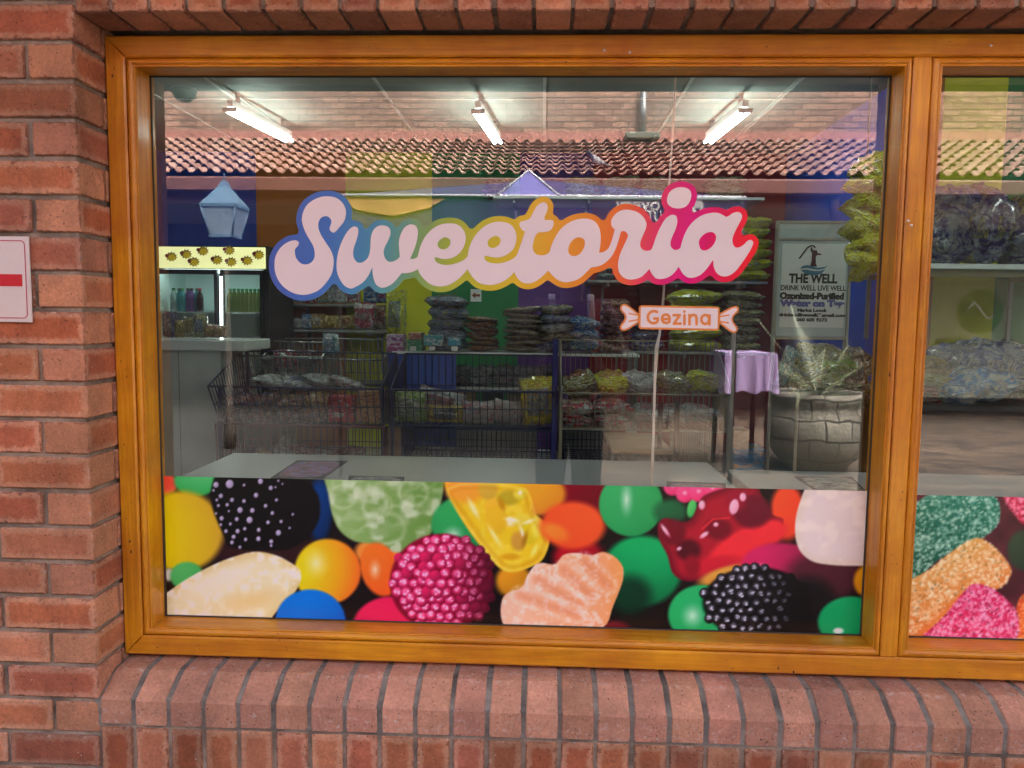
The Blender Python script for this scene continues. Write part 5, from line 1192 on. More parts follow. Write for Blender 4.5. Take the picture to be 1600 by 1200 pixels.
# writing
def text(name, s, size, mat, parent, loc, width=None, bold=0.0, flip=False, align='CENTER', squash=1.0):
    cu = bpy.data.curves.new(name, 'FONT'); cu.body = s; cu.size = size; cu.align_x = align; cu.align_y = 'CENTER'; cu.offset = bold; cu.extrude = 0.0006; cu.resolution_u = 3
    tmp = bpy.data.objects.new('tmp', cu); COL.objects.link(tmp); bpy.context.view_layer.update()
    me = bpy.data.meshes.new_from_object(tmp.evaluated_get(bpy.context.evaluated_depsgraph_get())); bpy.data.objects.remove(tmp); bpy.data.curves.remove(cu)
    n = len(me.vertices); co = np.zeros(n*3, 'f'); me.vertices.foreach_get('co', co); co = co.reshape(-1, 3)
    w = co[:, 0].max()-co[:, 0].min()
    if width: co[:, 0] *= width/w
    off = root_loc(parent); f = -1.0 if flip else 1.0
    P = np.stack([loc[0]-off.x+f*co[:, 0], loc[1]-off.y-f*co[:, 2], loc[2]-off.z+co[:, 1]*squash], 1); me.vertices.foreach_set('co', P.ravel().astype('f')); me.update()
    me.name = name; me.materials.clear(); me.materials.append(mat)
    o = bpy.data.objects.new(name, me); COL.objects.link(o); o.parent = parent; return o
D = 4.6; a, c = P3(1211, 522, D), P3(1329, 350, D); yb_ = D-1.73
t = thing('poster_stand', 'framed white board with the water on tap poster behind the right of the pane', 'poster', ((a.x+c.x)/2, yb_+0.03, 0))
FRM = mat_plain('beige_frame', (0.30, 0.28, 0.23), 0.5)
b = MB(); b.box(a.x, c.x, yb_, yb_+0.03, a.z-0.01, c.z); obj('backing_board', b, mat_plain('board_white', (0.36, 0.40, 0.40), 0.5, 0.1, 6), t)
b = MB(); w = 0.016
b.box(a.x-w, a.x, yb_-0.012, yb_+0.03, 0, c.z+w, 0.003); b.box(c.x, c.x+w, yb_-0.012, yb_+0.03, 0, c.z+w, 0.003); b.box(a.x, c.x, yb_-0.012, yb_+0.03, c.z, c.z+w, 0.003)
m1 = P3(1270, 374, D).z; b.box(a.x, c.x, yb_-0.010, yb_-0.001, m1-0.008, m1+0.008, 0.002); b.box(a.x, c.x, yb_-0.010, yb_+0.03, a.z-0.03, a.z-0.012, 0.002); obj('frame', b, FRM, t)
pa, pc = P3(1217, 511, D), P3(1324, 376, D)
b = MB(); b.box(pa.x, pc.x, yb_-0.004, yb_-0.002, pa.z, pc.z-0.02); ps = obj('poster_sheet', b, mat_plain('poster_paper', (0.56, 0.56, 0.54), 0.45, 0.03, 3), t)
INK = mat_plain('black_ink', (0.02, 0.015, 0.015), 0.5); INKB = mat_plain('violet_ink', (0.10, 0.10, 0.28), 0.5); INKR = mat_plain('dark_brown_ink', (0.05, 0.012, 0.01), 0.5); INKT = mat_plain('teal_ink', (0.05, 0.15, 0.22), 0.5)
def pw(px, py): return P3(px, py, D)
def line(s, px, py, hpx, wpx, mat, bold=0.0):
    k = D/1200; q = pw(px, py); text('lettering', s, hpx*k*1.36, mat, t, (q.x, yb_-0.0055, q.z), wpx*k, bold)
line('THE WELL', 1270, 436, 14, 73, INK, 0.003); line('DRINK WELL LIVE WELL', 1270, 450.5, 8, 98, INK, 0.001); line('Ozonized-Purified', 1268, 463, 9.5, 97, INK, 0.0035); line('Water on Tap', 1269, 474.5, 9.5, 99, INKB, 0.004)
line('Marica Loock', 1268, 485, 5, 45, INK, 0.0015); line('drinkandlivewell@gmail.com', 1268.5, 492.5, 5, 100, INK, 0.0015); line('060 605 9273', 1268, 500, 5, 46, INK, 0.0015)
def pr(pts, mat, nm):
    b = MB(); b.prism([(pw(x/6+1190, y/6+330).x, pw(x/6+1190, y/6+330).z) for x, y in pts][::-1], yb_-0.0065, yb_-0.0045); obj(nm, b, mat, t)
pr([(450,520),(465,470),(470,390),(455,375),(458,345),(470,338),(478,365),(515,368),(520,390),(558,402),(556,412),(515,412),(505,430),(505,490),(518,520)], INKR, 'pump_print')
b = MB(); b.tube([(pw(x/6+1190, y/6+330).x, yb_-0.006, pw(x/6+1190, y/6+330).z) for x, y in ((350,445),(370,420),(395,385),(425,345),(455,325),(485,325),(500,345))], 0.0045, 6); obj('pump_handle_print', b, INKR, t)
pr([(355,540),(385,512),(430,505),(480,520),(520,530),(570,525),(618,515),(580,540),(530,550),(480,545),(430,535)], INKT, 'wave_print')
pr([(362,550),(420,548),(480,560),(540,562),(595,545),(560,585),(500,605),(440,598),(395,580)], INKT, 'wave_print')

# white cabinet, bag heap, hanging crisps at the right
D = 4.1; a, c = P3(1243, 745, D), P3(1352, 612, D)
t = thing('low_cabinet', 'low grey cabinet carrying a heap of olive bags at the right of the pane', 'cabinet', ((a.x+c.x)/2, D-1.73+0.25, 0))
b = MB(); b.box(a.x, c.x, D-1.73, D-1.73+0.5, 0, c.z, 0.004); obj('body', b, mat_plain('cabinet_grey', (0.09, 0.095, 0.085), 0.35, 0.05, 4), t)
for xx in (1243,):
    q = P3(xx, 680, D); b = MB(); b.box(q.x-0.008, q.x+0.008, D-1.73-0.012, D-1.73-0.001, 0.02, c.z-0.01); obj('edge_strip', b, FRM, t)
for k, (xx, yy, w, h) in enumerate(((1262, 597, 60, 30), (1305, 597, 70, 32), (1345, 602, 50, 34), (1275, 574, 66, 34), (1318, 572, 70, 34), (1300, 555, 64, 26), (1348, 570, 40, 40))):
    q = P3(xx, yy, D+0.05); kk = (D)/1200; bag(['olive', 'olive', 'cocoa', 'olive', 'green', 'olive', 'cocoa'][k], 'snack_bag', 'clear bag of brown and green snacks in the heap on the grey cabinet', 'bag', 'snack bags heaped on the grey cabinet', q+Vector((0, 0.12, 0)), (w*kk, 0.26, h*kk*1.2), (0.1, 0.25*((k % 3)-1), 0.3*(k % 2)))
upright('teal', 1222, 543, 1244, 604, 4.2, 'dark teal bag slumped beside the olive snack heap', depth=0.1, tilt=0.25)
for k in range(13):
    py = 258+k*13; px = 1357+9*math.sin(k*2.1)-(4 if k > 7 else 0); q = P3(px, py, 3.2)
    bag('yellow', 'crisps_bag', 'yellow crisps bag hanging in the bunch at the right edge of the large pane', 'crisps bag', 'crisps bags in the hanging bunch', q, (0.145, 0.125, 0.07), (0.5*math.sin(k*1.7), 0.55*(1 if k % 2 else -1)+0.2*math.sin(k), 0.4*k))
b = MB(); a = P3(1358, 250, 3.23); b.tube([(a.x, a.y+0.02, CEIL), (a.x, a.y+0.02, P3(1358, 425, 3.23).z)], 0.003, 5); tag(obj('hanging_strip', b, M_BLACK), 'thin dark strip from the ceiling that the bunch of yellow crisps bags hangs on', 'hanging strip')
# cord close behind the pane
b = MB(); q = [(1056, 105), (1054, 160), (1049, 240), (1043, 320), (1040, 400), (1036, 470), (1031, 520), (1026, 545), (1023, 600), (1021, 680), (1018, 758)]
ex = [P3(x, y, 2.06) for x, y in q]; ex = [Vector((ex[0].x, ex[0].y, 2.2))]+ex
b.tube(ex, [0.0028]*6+[0.0034, 0.0034, 0.0052, 0.004, 0.0038, 0.0038], 7); tag(obj('white_string', b, mat_plain('cord_white', (0.72, 0.66, 0.60), 0.7, 0.08, 30)), 'white cord hanging down behind the pane past the last letters', 'cord')
# trolley
D = 5.0; a, c = P3(962, 705, D), P3(1050, 672, D+0.6)
t = thing('platform_trolley', 'small trolley with a plain wooden platform and two dark posts', 'trolley', ((a.x+c.x)/2, D-1.73+0.35, 0))
zt_ = P3(1000, 703, D).z
b = MB(); b.box(P3(958, 703, D).x, P3(1052, 703, D).x, D-1.73, D-1.73+0.75, zt_-0.03, zt_, 0.004); obj('platform', b, mat_plain('plywood', (0.30, 0.20, 0.12), 0.6, 0.15, 8), t)
for px in (1032, 1058): q = P3(px, 640, D+0.1); b = MB(); b.box(q.x-0.013, q.x+0.013, q.y-0.013, q.y+0.013, zt_-0.04, P3(px, 628, D+0.1).z); obj('post', b, M_BLACK, t)
for px, dy in ((965, 0.1), (1050, 0.1), (965, 0.65), (1050, 0.65)):
    q = P3(px, 712, D); b = MB(); b.tube([(q.x-0.02, D-1.73+dy, 0.06), (q.x+0.02, D-1.73+dy, 0.06)], 0.06, 14); b.box(q.x-0.012, q.x+0.012, D-1.73+dy-0.012, D-1.73+dy+0.012, 0.06, zt_-0.03); obj('castor', b, M_BLACK, t)
wire_bin('pale wire crate standing beside the wooden trolley platform', 1062, 1110, 5.2, 674, 726, 672, M_WIREG, depth=0.4, nx=12, out=0.0, flare=0.0, posts=False)
carton(1146, 672, 1172, 702, 4.6, [(0.34, 0.22, 0.12), (0.42, 0.30, 0.2)], 'tan packet standing on a blue box by the gap between the tables', None, 0.15)
carton(1146, 702, 1196, 745, 4.6, [(0.03, 0.12, 0.26), (0.05, 0.2, 0.4), (0.3, 0.2, 0.12)], 'blue printed box in the gap between the two tables', None, 0.2)
b = MB(); a = P3(1147, 520, 4.4); b.box(a.x-0.013, a.x+0.013, 4.4-1.73, 4.43-1.73, 0, a.z, 0.002); tag(obj('shelf_post', b, M_STEEL), 'thin grey upright post left of the water poster', 'post')
# right pane
D = 4.5
board('wall_shelf', 'pale shelf behind the right pane carrying a big blue bundle', 'shelf', 1400, 1780, 411, D, 5.45-D-0.12, M_WHITE, 0.03)
for k, (xx, yy, w, h, kd) in enumerate(((1468, 368, 90, 84, 'purple'), (1530, 352, 110, 110, 'purple'), (1490, 325, 90, 66, 'navy'), (1600, 360, 110, 96, 'purple'), (1680, 365, 100, 90, 'navy'))):
    bag(kd, 'wrapped_bundle', ['crumpled clear wrapped bundle at the left on the shelf behind the right pane', 'large purple blue wrapped bundle in the middle of the shelf behind the right pane', 'navy wrapped bundle on top of the shelf pile behind the right pane', 'purple bundle at the cut off edge of the picture', 'navy bundle beyond the right edge of the picture'][k], 'bundle', None, P3(xx, yy, D+0.3), (w*D/1200, 0.4, h*D/1200), (0.2, 0.35*((k % 3)-1), 0.3))
D = 4.0
tb_ = board('display_table', 'low dark table behind the right pane heaped with blue wrapped goods', 'table', 1395, 1800, 632, D, 0.7, M_BLACK, 0.03, legs=True)
a, c = P3(1395, 640, D), P3(1800, 632, D); b = MB(); b.box(a.x+0.05, c.x-0.05, D-1.73+0.05, D-1.73+0.65, 0.02, a.z-0.03); obj('table_shade_box', b, mat_plain('shade_black', (0.03, 0.028, 0.03), 0.9), tb_)  # dark box added as the shade under the table, lets mirrored pavers show
for k, (xx, yy, w, h, kd) in enumerate(((1510, 598, 110, 66, 'blue'), (1530, 562, 130, 62, 'navy'), (1590, 575, 90, 70, 'navy'), (1450, 572, 70, 28, 'cocoa'), (1452, 592, 70, 24, 'olive'), (1600, 607, 110, 50, 'olive'), (1445, 613, 44, 30, 'redwhite'), (1700, 590, 120, 80, 'blue'))):
    bag(kd, 'wrapped_bundle', ['shiny blue bundle in front on the low table behind the right pane', 'large navy bundle at the top of the heap behind the right pane', 'navy bundle at the right edge of the heap', 'brown packet at the left of the heap beside the mullion', 'olive packet under the brown one beside the mullion', 'olive bag at the lower right corner of the heap', 'small red and white packet at the foot of the heap by the mullion', 'blue bundle beyond the right edge of the picture'][k], 'bundle', None, P3(xx, yy, D+0.15+0.1*(k % 2)), (w*D/1200, 0.35, h*D/1200), (0.15, 0.2*((k % 3)-1), 0.3*k))
# ------------------------------------------------------------------ the courtyard in front of the window (seen mirrored in the panes)
def MR(px, py, D): return Vector(mir(px, py, D))
t = NT('courtyard_pavers'); o = t.node('ShaderNodeNewGeometry').outputs['Position']
br = t.node('ShaderNodeTexBrick'); t.link(t.mapping(o, (1, 1, 1)), br.inputs[0]); br.inputs['Scale'].default_value = 1.0; br.inputs['Brick Width'].default_value = 0.22; br.inputs['Row Height'].default_value = 0.11; br.inputs['Mortar Size'].default_value = 0.006; br.inputs['Bias'].default_value = 0.0
br.inputs[1].default_value = (0.15, 0.105, 0.072, 1); br.inputs[2].default_value = (0.055, 0.046, 0.042, 1); br.inputs[3].default_value = (0.08, 0.07, 0.06, 1)
t.col(t.mix(1.0, br.outputs[0], t.ramp(t.noise(o, 1.2, 5, 0.6), [(0.3, 0.7), (0.7, 1.2)]), 'MULTIPLY')); t.set(Roughness=0.8); t.bump(br.outputs[1], -0.4, 0.005)
b = MB(); b.quad((-60, -60, 0), (60, -60, 0), (60, 0.0085, 0), (-60, 0.0085, 0)); struct('pavement', b, t.m)
b = MB(); b.quad((-60, -9.6, 0.004), (0.35, -9.6, 0.004), (0.35, -2.4, 0.004), (-60, -2.4, 0.004)); struct('added_dark_ground', b, mat_plain('dim_reflection_grey', (0.026, 0.025, 0.024), 0.9, 0.25, 4))  # added dark sheet, dims the mirrored ground at the lower left
b = MB(); b.quad((-60, 8, -0.02), (60, 8, -0.02), (60, 60, -0.02), (-60, 60, -0.02)); struct('ground', b, M_MORTAR)
# canopy and roof mass over our own front
can = thing('shop_canopy', 'white boarded canopy over the shop front', 'canopy', (0.5, -0.7, 3.36))
M_SOFF = mat_plain('soffit_board', (0.42, 0.40, 0.36), 0.7, 0.05, 2)
b = MB(); b.box(-9, 10, -1.7, 0.0, 3.36, 3.44); obj('soffit', b, M_SOFF, can)
b = MB(); b.box(-9, 10, -1.76, -1.705, 3.30, 3.62); obj('fascia', b, mat_plain('fascia_brown', (0.16, 0.08, 0.05), 0.5), can)
b = MB(); b.box(-8, 9, -1.80, -1.70, 2.505, 2.66, 0.006); obj('tie_beam', b, mat_plain('beam_grey_green', (0.10, 0.11, 0.09), 0.6), can)
for xx in (-8.0, 8.9): b = MB(); b.box(xx, xx+0.1, -1.80, -1.70, 0, 2.504); b.box(xx, xx+0.1, -1.80, -1.711, 2.661, 3.30); obj('canopy_post', b, M_STEEL, can)
dq = MR(288, 150, 3.87); dm_ = thing('dome_light', 'small dark dome lamp hanging under the canopy beam at the left', 'lamp', (dq.x, -1.75, 2.505))
b = MB(); b.lathe((dq.x, -1.75, 2.505), [(0.055, 0.0), (0.056, -0.02), (0.05, -0.04), (0.034, -0.056), (0.012, -0.064)], 20); obj('dome', b, M_BLACK, dm_)
b = MB(); b.lathe((dq.x, -1.75, 2.5), [(0.064, -0.006), (0.064, 0.004)], 20); obj('dome_ring', b, M_STEEL, dm_)
b = MB(); b.box(-9, 10, -0.0, 8.0, 3.36, 5.4); b.box(-9, -4.2, 0.02, 8.0, 0, 3.355); b.box(6.2, 10, 0.02, 8.0, 0, 3.355); b.box(-4.2, -3.002, 0.02, 0.3, 0, 3.355); b.box(XR+1.302, 6.2, 0.02, 0.3, 0, 3.355); b.box(-4.2, 6.2, YB+0.12, 8.0, 0, 3.355)
obj('roof_mass', b, mat_plain('render_brick', (0.26, 0.12, 0.085), 0.85, 0.1, 3), can)

# building opposite
yW = MR(800, 200, 11.3).y; zEave = MR(800, 275, 9.6).z; yE = MR(800, 275, 9.6).y; zTop = MR(800, 221, 11.3).z; zCop = MR(800, 206, 11.3).z
op = thing('brick_building', 'low brick building across the courtyard with a clay tiled lean-to roof', 'building', (0, yW-1, 0))
t = NT('far_brick'); o = t.node('ShaderNodeNewGeometry').outputs['Position']
br = t.node('ShaderNodeTexBrick'); t.link(t.mapping(o, (1, 1, 1), (0, 0, 0), (R_(90), 0, 0)), br.inputs[0]); br.inputs['Scale'].default_value = 1.0; br.inputs['Brick Width'].default_value = 0.232; br.inputs['Row Height'].default_value = 0.0852; br.inputs['Mortar Size'].default_value = 0.008; br.inputs['Bias'].default_value = -0.1
br.inputs[1].default_value = (0.40, 0.25, 0.185, 1); br.inputs[2].default_value = (0.25, 0.15, 0.115, 1); br.inputs[3].default_value = (0.09, 0.065, 0.05, 1)
t.col(t.mix(1.0, br.outputs[0], t.ramp(t.noise(o, 2.0, 5, 0.6), [(0.3, 0.8), (0.7, 1.12)]), 'MULTIPLY')); t.set(Roughness=0.85); t.bump(br.outputs[1], -0.5, 0.006)
b = MB(); b.box(-14, 14, yW-0.3, yW, zCop, 7.4); obj('upper_wall', b, t.m, op)
b = MB(); b.box(-14, 14, yW-0.3, yW+0.02, zTop-0.1, zCop-0.002); obj('coping_band', b, mat_plain('pink_plaster', (0.42, 0.20, 0.165), 0.8, 0.08, 3), op)
# clay tiles
t = NT('clay_tiles'); o = t.node('ShaderNodeNewGeometry').outputs['Position']; fl_ = t.node('ShaderNodeVectorMath', operation='FLOOR'); t.link(t.mapping(o, (1/0.162, 9/1.7, 0), (12.0/0.162, 0.7, 0)), fl_.inputs[0]); wn_ = t.node('ShaderNodeTexWhiteNoise'); t.link(fl_.outputs[0], wn_.inputs[0]); rnd = t.math('ADD', t.math('MULTIPLY', wn_.outputs[0], 0.5), t.math('MULTIPLY', t.noise(t.mapping(o, (3.1, 1.7, 0)), 1.0, 4, 0.7), 0.5))
c = t.ramp(rnd, [(0.3, (0.30, 0.165, 0.13)), (0.5, (0.37, 0.215, 0.17)), (0.7, (0.43, 0.28, 0.23))])
t.col(t.mix(t.ramp(t.noise(o, 30, 5, 0.7), [(0.45, 0.0), (0.75, 0.4)]), c, (0.12, 0.08, 0.06))); t.set(Roughness=0.85)
b = MB(); rows = 9; px_t = 0.162; ncol = 150; xs_ = -12.0; per = 8
ys0, zs0, ys1, zs1 = yE, zEave, yW+0.02, zTop
prof = []
for k in range(per):
    s = k/per; prof.append(0.042*math.sin(math.pi*s/0.62) if s < 0.62 else -0.012*math.sin(math.pi*(s-0.62)/0.38))
for r in range(rows):
    t0, t1 = r/rows, (r+1.12)/rows
    A, B_ = [], []; jr = [random.uniform(-.004, .006) for _ in range(ncol+1)]; jy = [random.uniform(-.012, .012) for _ in range(ncol+1)]
    for i in range(ncol*per+1):
        h = prof[i % per]+jr[i//per]; x = xs_+i*px_t/per
        A.append((x, ys0+(ys1-ys0)*t0+jy[i//per], zs0+(zs1-zs0)*t0+max(h, -0.004)*1.15+0.040)); B_.append((x, ys0+(ys1-ys0)*t1, zs0+(zs1-zs0)*t1+h-0.004))
    C_ = [(p[0], p[1]-0.004, p[2]-0.013) for p in A]
    a, q, w = b.add(A), b.add(B_), b.add(C_)
    for i in range(ncol*per):
        b.face((a+i, q+i, q+i+1, a+i+1), None, None, True); b.face((w+i, a+i, a+i+1, w+i+1))
obj('tiled_roof', b, t.m, op)
b = MB(); b.quad((-13, yE, zEave-0.03), (13, yE, zEave-0.03), (13, yW, zTop-0.05), (-13, yW, zTop-0.05)); obj('roof_deck', b, M_BLACK, op)  # deck coloured black to give the shade in the hollows under the tiles
zg = MR(800, 302, 9.55).z
M_GUT = mat_plain('gutter_brown', (0.17, 0.075, 0.06), 0.5)
b = MB(); b.box(-13, 13, yE-0.09, yE+0.09, zg, zEave-0.035, 0.02); obj('gutter', b, M_GUT, op)
b = MB(); b.box(-13, 13, yE-0.14, yE-0.1, zg-0.12, zEave-0.05); obj('fascia', b, mat_plain('fascia_plank', (0.20, 0.10, 0.07), 0.6), op)
b = MB(); b.box(-13, 13, yW-0.6, yE-0.14, zg-0.13, zg-0.09); obj('arcade_ceiling', b, M_SOFF, op)
ySF = yW-0.6
b = MB(); b.box(-14, 14, ySF-0.1, ySF, 0, zg); obj('shopfront_wall', b, mat_plain('dark_front', (0.035, 0.028, 0.03), 0.5, 0.2, 1.5), op)
M_PIL = mat_plain('dark_pilaster', (0.05, 0.03, 0.025), 0.6)
for px_ in (395, 700, 1010, 1410):
    q = MR(px_, 500, 12.0); b = MB(); b.box(q.x-0.16, q.x+0.16, ySF, ySF+0.2, 0, zg-0.14, 0.01); obj('pilaster', b, M_PIL, op)
dp = MR(1303, 300, 9.7)
b = MB(); b.tube([(dp.x, yE-0.05, zg), (dp.x, yE-0.06, zg-0.12), (dp.x+0.12, yE-0.3, zg-0.3), (dp.x+0.12, yE-0.9, zg-0.6), (dp.x+0.12, ySF+0.08, zg-0.75), (dp.x+0.12, ySF+0.08, 0.1)], 0.06, 10); obj('downpipe', b, M_GUT, op)
dr = MR(990, 500, 12.0)
b = MB(); b.box(dr.x-0.55, dr.x+0.55, ySF+0.001, ySF+0.04, 0, 2.25, 0.005); door = obj('shop_door', b, mat_plain('maroon_door', (0.10, 0.012, 0.016), 0.3), op)
b = MB(); b.box(dr.x-0.5, dr.x-0.47, ySF+0.045, ySF+0.07, 0.8, 1.3, 0.004); obj('handle', b, M_STEEL, door)
LTR = mat_plain('white_lettering', (0.60, 0.60, 0.62), 0.5)
def otext(s, px, py, D, hpx, wpx, y, mat=LTR, bold=0.0, par=op):
    q = MR(px, py, D); text('lettering', s, hpx*D/1200*1.36, mat, par, (q.x, y, q.z), wpx*D/1200, bold, True)
Ds = (2*GLASS_Y-ySF)+1.73
for s, px, py, h, w in (('TRADING', 993, 450, 5.5, 33), ('HOURS', 993, 459, 5.5, 27), ('MON - FRI', 990, 471, 3, 40), ('CONTACT', 983, 550, 5, 36), ('US', 983, 559, 5, 14), ('CALL A SHOP', 983, 568, 3, 30)):
    otext(s, px, py, Ds-0.05, h, w, ySF+0.045)
# pale shop panel with round emblem
pnl = thing('round_emblem_sign', 'pale shop panel with a round emblem and the word WONDER across the courtyard', 'shop sign', (MR(1520, 500, 11.7).x, ySF+0.3, 1.0))
a, c = MR(1400, 620, 11.6), MR(1640, 425, 11.6); y_ = a.y
b = MB(); b.box(a.x, c.x, y_-0.05, y_, a.z, c.z, 0.005); obj('panel', b, mat_plain('pale_panel', (0.22, 0.23, 0.18), 0.5), pnl)
q = MR(1531, 487, 11.6); b = MB(); n_ = 32; b.prism([(q.x+0.33*math.cos(k*2*math.pi/n_), q.z+0.33*math.sin(k*2*math.pi/n_)) for k in range(n_)], y_+0.001, y_+0.006); obj('round_emblem', b, mat_plain('dark_emblem', (0.07, 0.10, 0.04), 0.5), pnl)
b = MB(); b.tube([(q.x-0.2, y_+0.01, q.z+0.02), (q.x-0.1, y_+0.01, q.z+0.14), (q.x-0.02, y_+0.01, q.z+0.05), (q.x+0.1, y_+0.01, q.z-0.1), (q.x+0.2, y_+0.01, q.z-0.05)], 0.02, 6); obj('emblem_curve', b, LTR, pnl)
otext('WONDER', 1520, 536, 11.6, 11, 122, y_+0.004, INK, 0.006, pnl)

# floodlight bracket on the upper wall
q = MR(1005, 180, 11.2)
fl = thing('floodlight', 'grey floodlight on a pipe bracket on the upper brick wall', 'floodlight', (q.x, yW, q.z))
b = MB(); b.tube([(q.x, yW+0.06, q.z+0.35), (q.x, yW+0.06, MR(1005, 207, 11.2).z)], 0.05, 8); obj('bracket_pipe', b, M_STEEL, fl)
h = MR(1003, 213, 11.1); b = MB(); b.box(h.x-0.24, h.x+0.24, yW+0.02, yW+0.28, h.z-0.045, h.z+0.045, 0.015); obj('lamp_head', b, mat_plain('lamp_green_grey', (0.16, 0.18, 0.14), 0.5), fl)
# pigeon on the roof
q = MR(930, 258, 9.85)
pg = MB()
def skin_blob(rings):
    pg2 = MB(); n = 12; R = []
    for (x, z, ry, rz) in rings: R.append(pg2.add([(x, ry*math.cos(2*math.pi*k/n), z+rz*math.sin(2*math.pi*k/n)) for k in range(n)]))
    for A, B_ in zip(R, R[1:]):
        for k in range(n): pg2.face((A+k, A+(k+1) % n, B_+(k+1) % n, B_+k), None, None, True)
    pg2.face(tuple(R[0]+k for k in reversed(range(n)))); pg2.face(tuple(R[-1]+k for k in range(n))); return pg2
body = skin_blob([(-0.125, 0.185, .004, .004), (-0.10, 0.188, .012, .014), (-0.085, 0.19, .03, .032), (-0.06, 0.17, .034, .034), (-0.045, 0.14, .04, .042), (-0.02, 0.10, .062, .062), (0.04, 0.07, .07, .062), (0.10, 0.05, .05, .04), (0.15, 0.03, .03, .018), (0.24, 0.005, .026, .006), (0.26, 0.0, .02, .003)])
t = NT('pigeon_feathers'); o = t.coord('Object'); s = t.node('ShaderNodeSeparateXYZ'); t.link(o, s.inputs[0])
t.col(t.ramp(t.math('ADD', t.math('MULTIPLY', s.outputs[0], 2.5), 0.4), [(0.1, (0.06, 0.06, 0.08)), (0.28, (0.07, 0.08, 0.10)), (0.38, (0.30, 0.31, 0.34)), (0.55, (0.26, 0.27, 0.30)), (0.58, (0.04, 0.04, 0.05)), (0.63, (0.28, 0.29, 0.31)), (0.7, (0.05, 0.05, 0.06)), (0.9, (0.10, 0.10, 0.12))])); t.set(Roughness=0.7)
pgo = thing('pigeon', 'grey pigeon standing on the clay tiled roof across the courtyard', 'bird', (q.x, q.y, q.z-0.09))
body.v = [(p[0]+q.x, p[1]+q.y, p[2]+q.z-0.03) for p in body.v]; obj('body', body, t.m, pgo)
M_LEG = mat_plain('pigeon_leg', (0.3, 0.08, 0.06), 0.6)
for sy in (-0.02, 0.02): b = MB(); b.tube([(q.x+0.03, q.y+sy, q.z+0.0), (q.x+0.025, q.y+sy, q.z-0.09)], 0.006, 6); obj('leg', b, M_LEG, pgo)

# street lamp
D = 7.7; q = MR(353, 380, D)
sl = thing('street_lamp', 'old style street lamp with a four sided pale lantern on a post', 'street lamp', (q.x, q.y, 0))
M_LAMP = mat_plain('lamp_blue_paint', (0.09, 0.18, 0.27), 0.5)
def zz(py): return MR(353, py, D).z
def frust(b, r0, z0, r1, z1, n=4, rot=math.pi/4):
    i = b.add([(q.x+r0*math.cos(rot+k*2*math.pi/n), q.y+r0*math.sin(rot+k*2*math.pi/n), z0) for k in range(n)]+[(q.x+r1*math.cos(rot+k*2*math.pi/n), q.y+r1*math.sin(rot+k*2*math.pi/n), z1) for k in range(n)])
    for k in range(n): b.face((i+k, i+(k+1) % n, i+n+(k+1) % n, i+n+k))
    b.face(tuple(i+k for k in reversed(range(n)))); b.face(tuple(i+n+k for k in range(n)))
kx = D/1200*1.08
b = MB(); frust(b, 24*kx, zz(368), 35*kx, zz(326)); obj('lantern_glass', b, mat_plain('lantern_glass', (0.26, 0.36, 0.44), 0.3, 0.05, 4), sl)
b = MB(); frust(b, 37*kx, zz(326), 37*kx, zz(321)); frust(b, 36*kx, zz(321), 10*kx, zz(293)); frust(b, 10*kx, zz(293), 6*kx, zz(284)); frust(b, 2*kx, zz(284), 0.6*kx, zz(270)); obj('lantern_roof', b, M_LAMP, sl)
b = MB()
for k in range(4):
    a = math.pi/4+k*math.pi/2; b.tube([(q.x+24*kx*math.cos(a), q.y+24*kx*math.sin(a), zz(368)), (q.x+35*kx*math.cos(a), q.y+35*kx*math.sin(a), zz(326))], 0.01, 5)
frust(b, 25*kx, zz(372), 25*kx, zz(368)); obj('lantern_frame', b, M_LAMP, sl)
b = MB(); b.lathe((q.x, q.y, 0), [(0.06, 0), (0.06, 0.2), (0.04, 0.3), (0.033, 1.2), (0.03, zz(380)-0.05), (0.06, zz(372))], 14); obj('post', b, mat_plain('lamp_post_paint', (0.06, 0.05, 0.042), 0.8), sl)

# gazebo
D = 6.4
zE = MR(850, 307, D).z; zV = MR(850, 372, D).z
x0, x1 = MR(522, 310, D).x, MR(1165, 310, D).x; yF = MR(850, 307, D).y; yK = yF-(x1-x0)
gzb = thing('gazebo', 'blue market gazebo with a purple peak and a banner valance', 'gazebo', ((x0+x1)/2, (yF+yK)/2, 0))
M_CAN = mat_plain('gazebo_blue', (0.035, 0.035, 0.13), 0.45, 0.25, 3); M_PUR = mat_plain('gazebo_purple', (0.10, 0.10, 0.36), 0.5, 0.15, 6)
xc, yc = (x0+x1)/2, (yF+yK)/2
pk = MR(826, 265, D)
b = MB(); b.box(x0, x1, yF-0.01, yF+0.004, zV, zE); b.box(x0, x1, yK-0.01, yK+0.004, zV, zE); b.box(x0-0.004, x0+0.01, yK+0.005, yF-0.011, zV, zE); b.box(x1-0.01, x1+0.004, yK+0.005, yF-0.011, zV, zE); obj('valance', b, M_CAN, gzb)
b = MB(); i = b.add([(x0, yF, zE), (x1, yF, zE), (x1, yK, zE), (x0, yK, zE), (xc, yc, zE+0.42)])
for f in ((0, 1, 4), (1, 2, 4), (2, 3, 4), (3, 0, 4)): b.face(tuple(i+k for k in f))
obj('canopy', b, M_CAN, gzb)
hw = MR(874, 307, D).x-pk.x
b = MB(); i = b.add([(pk.x-hw, yF+0.02, zE), (pk.x+hw, yF+0.02, zE), (pk.x+hw, yF-2*hw, zE), (pk.x-hw, yF-2*hw, zE), (pk.x, yF-hw*0.6, pk.z+0.02)])
for f in ((0, 1, 4), (1, 2, 4), (2, 3, 4), (3, 0, 4)): b.face(tuple(i+k for k in f))
pko = obj('peak', b, M_PUR, gzb)
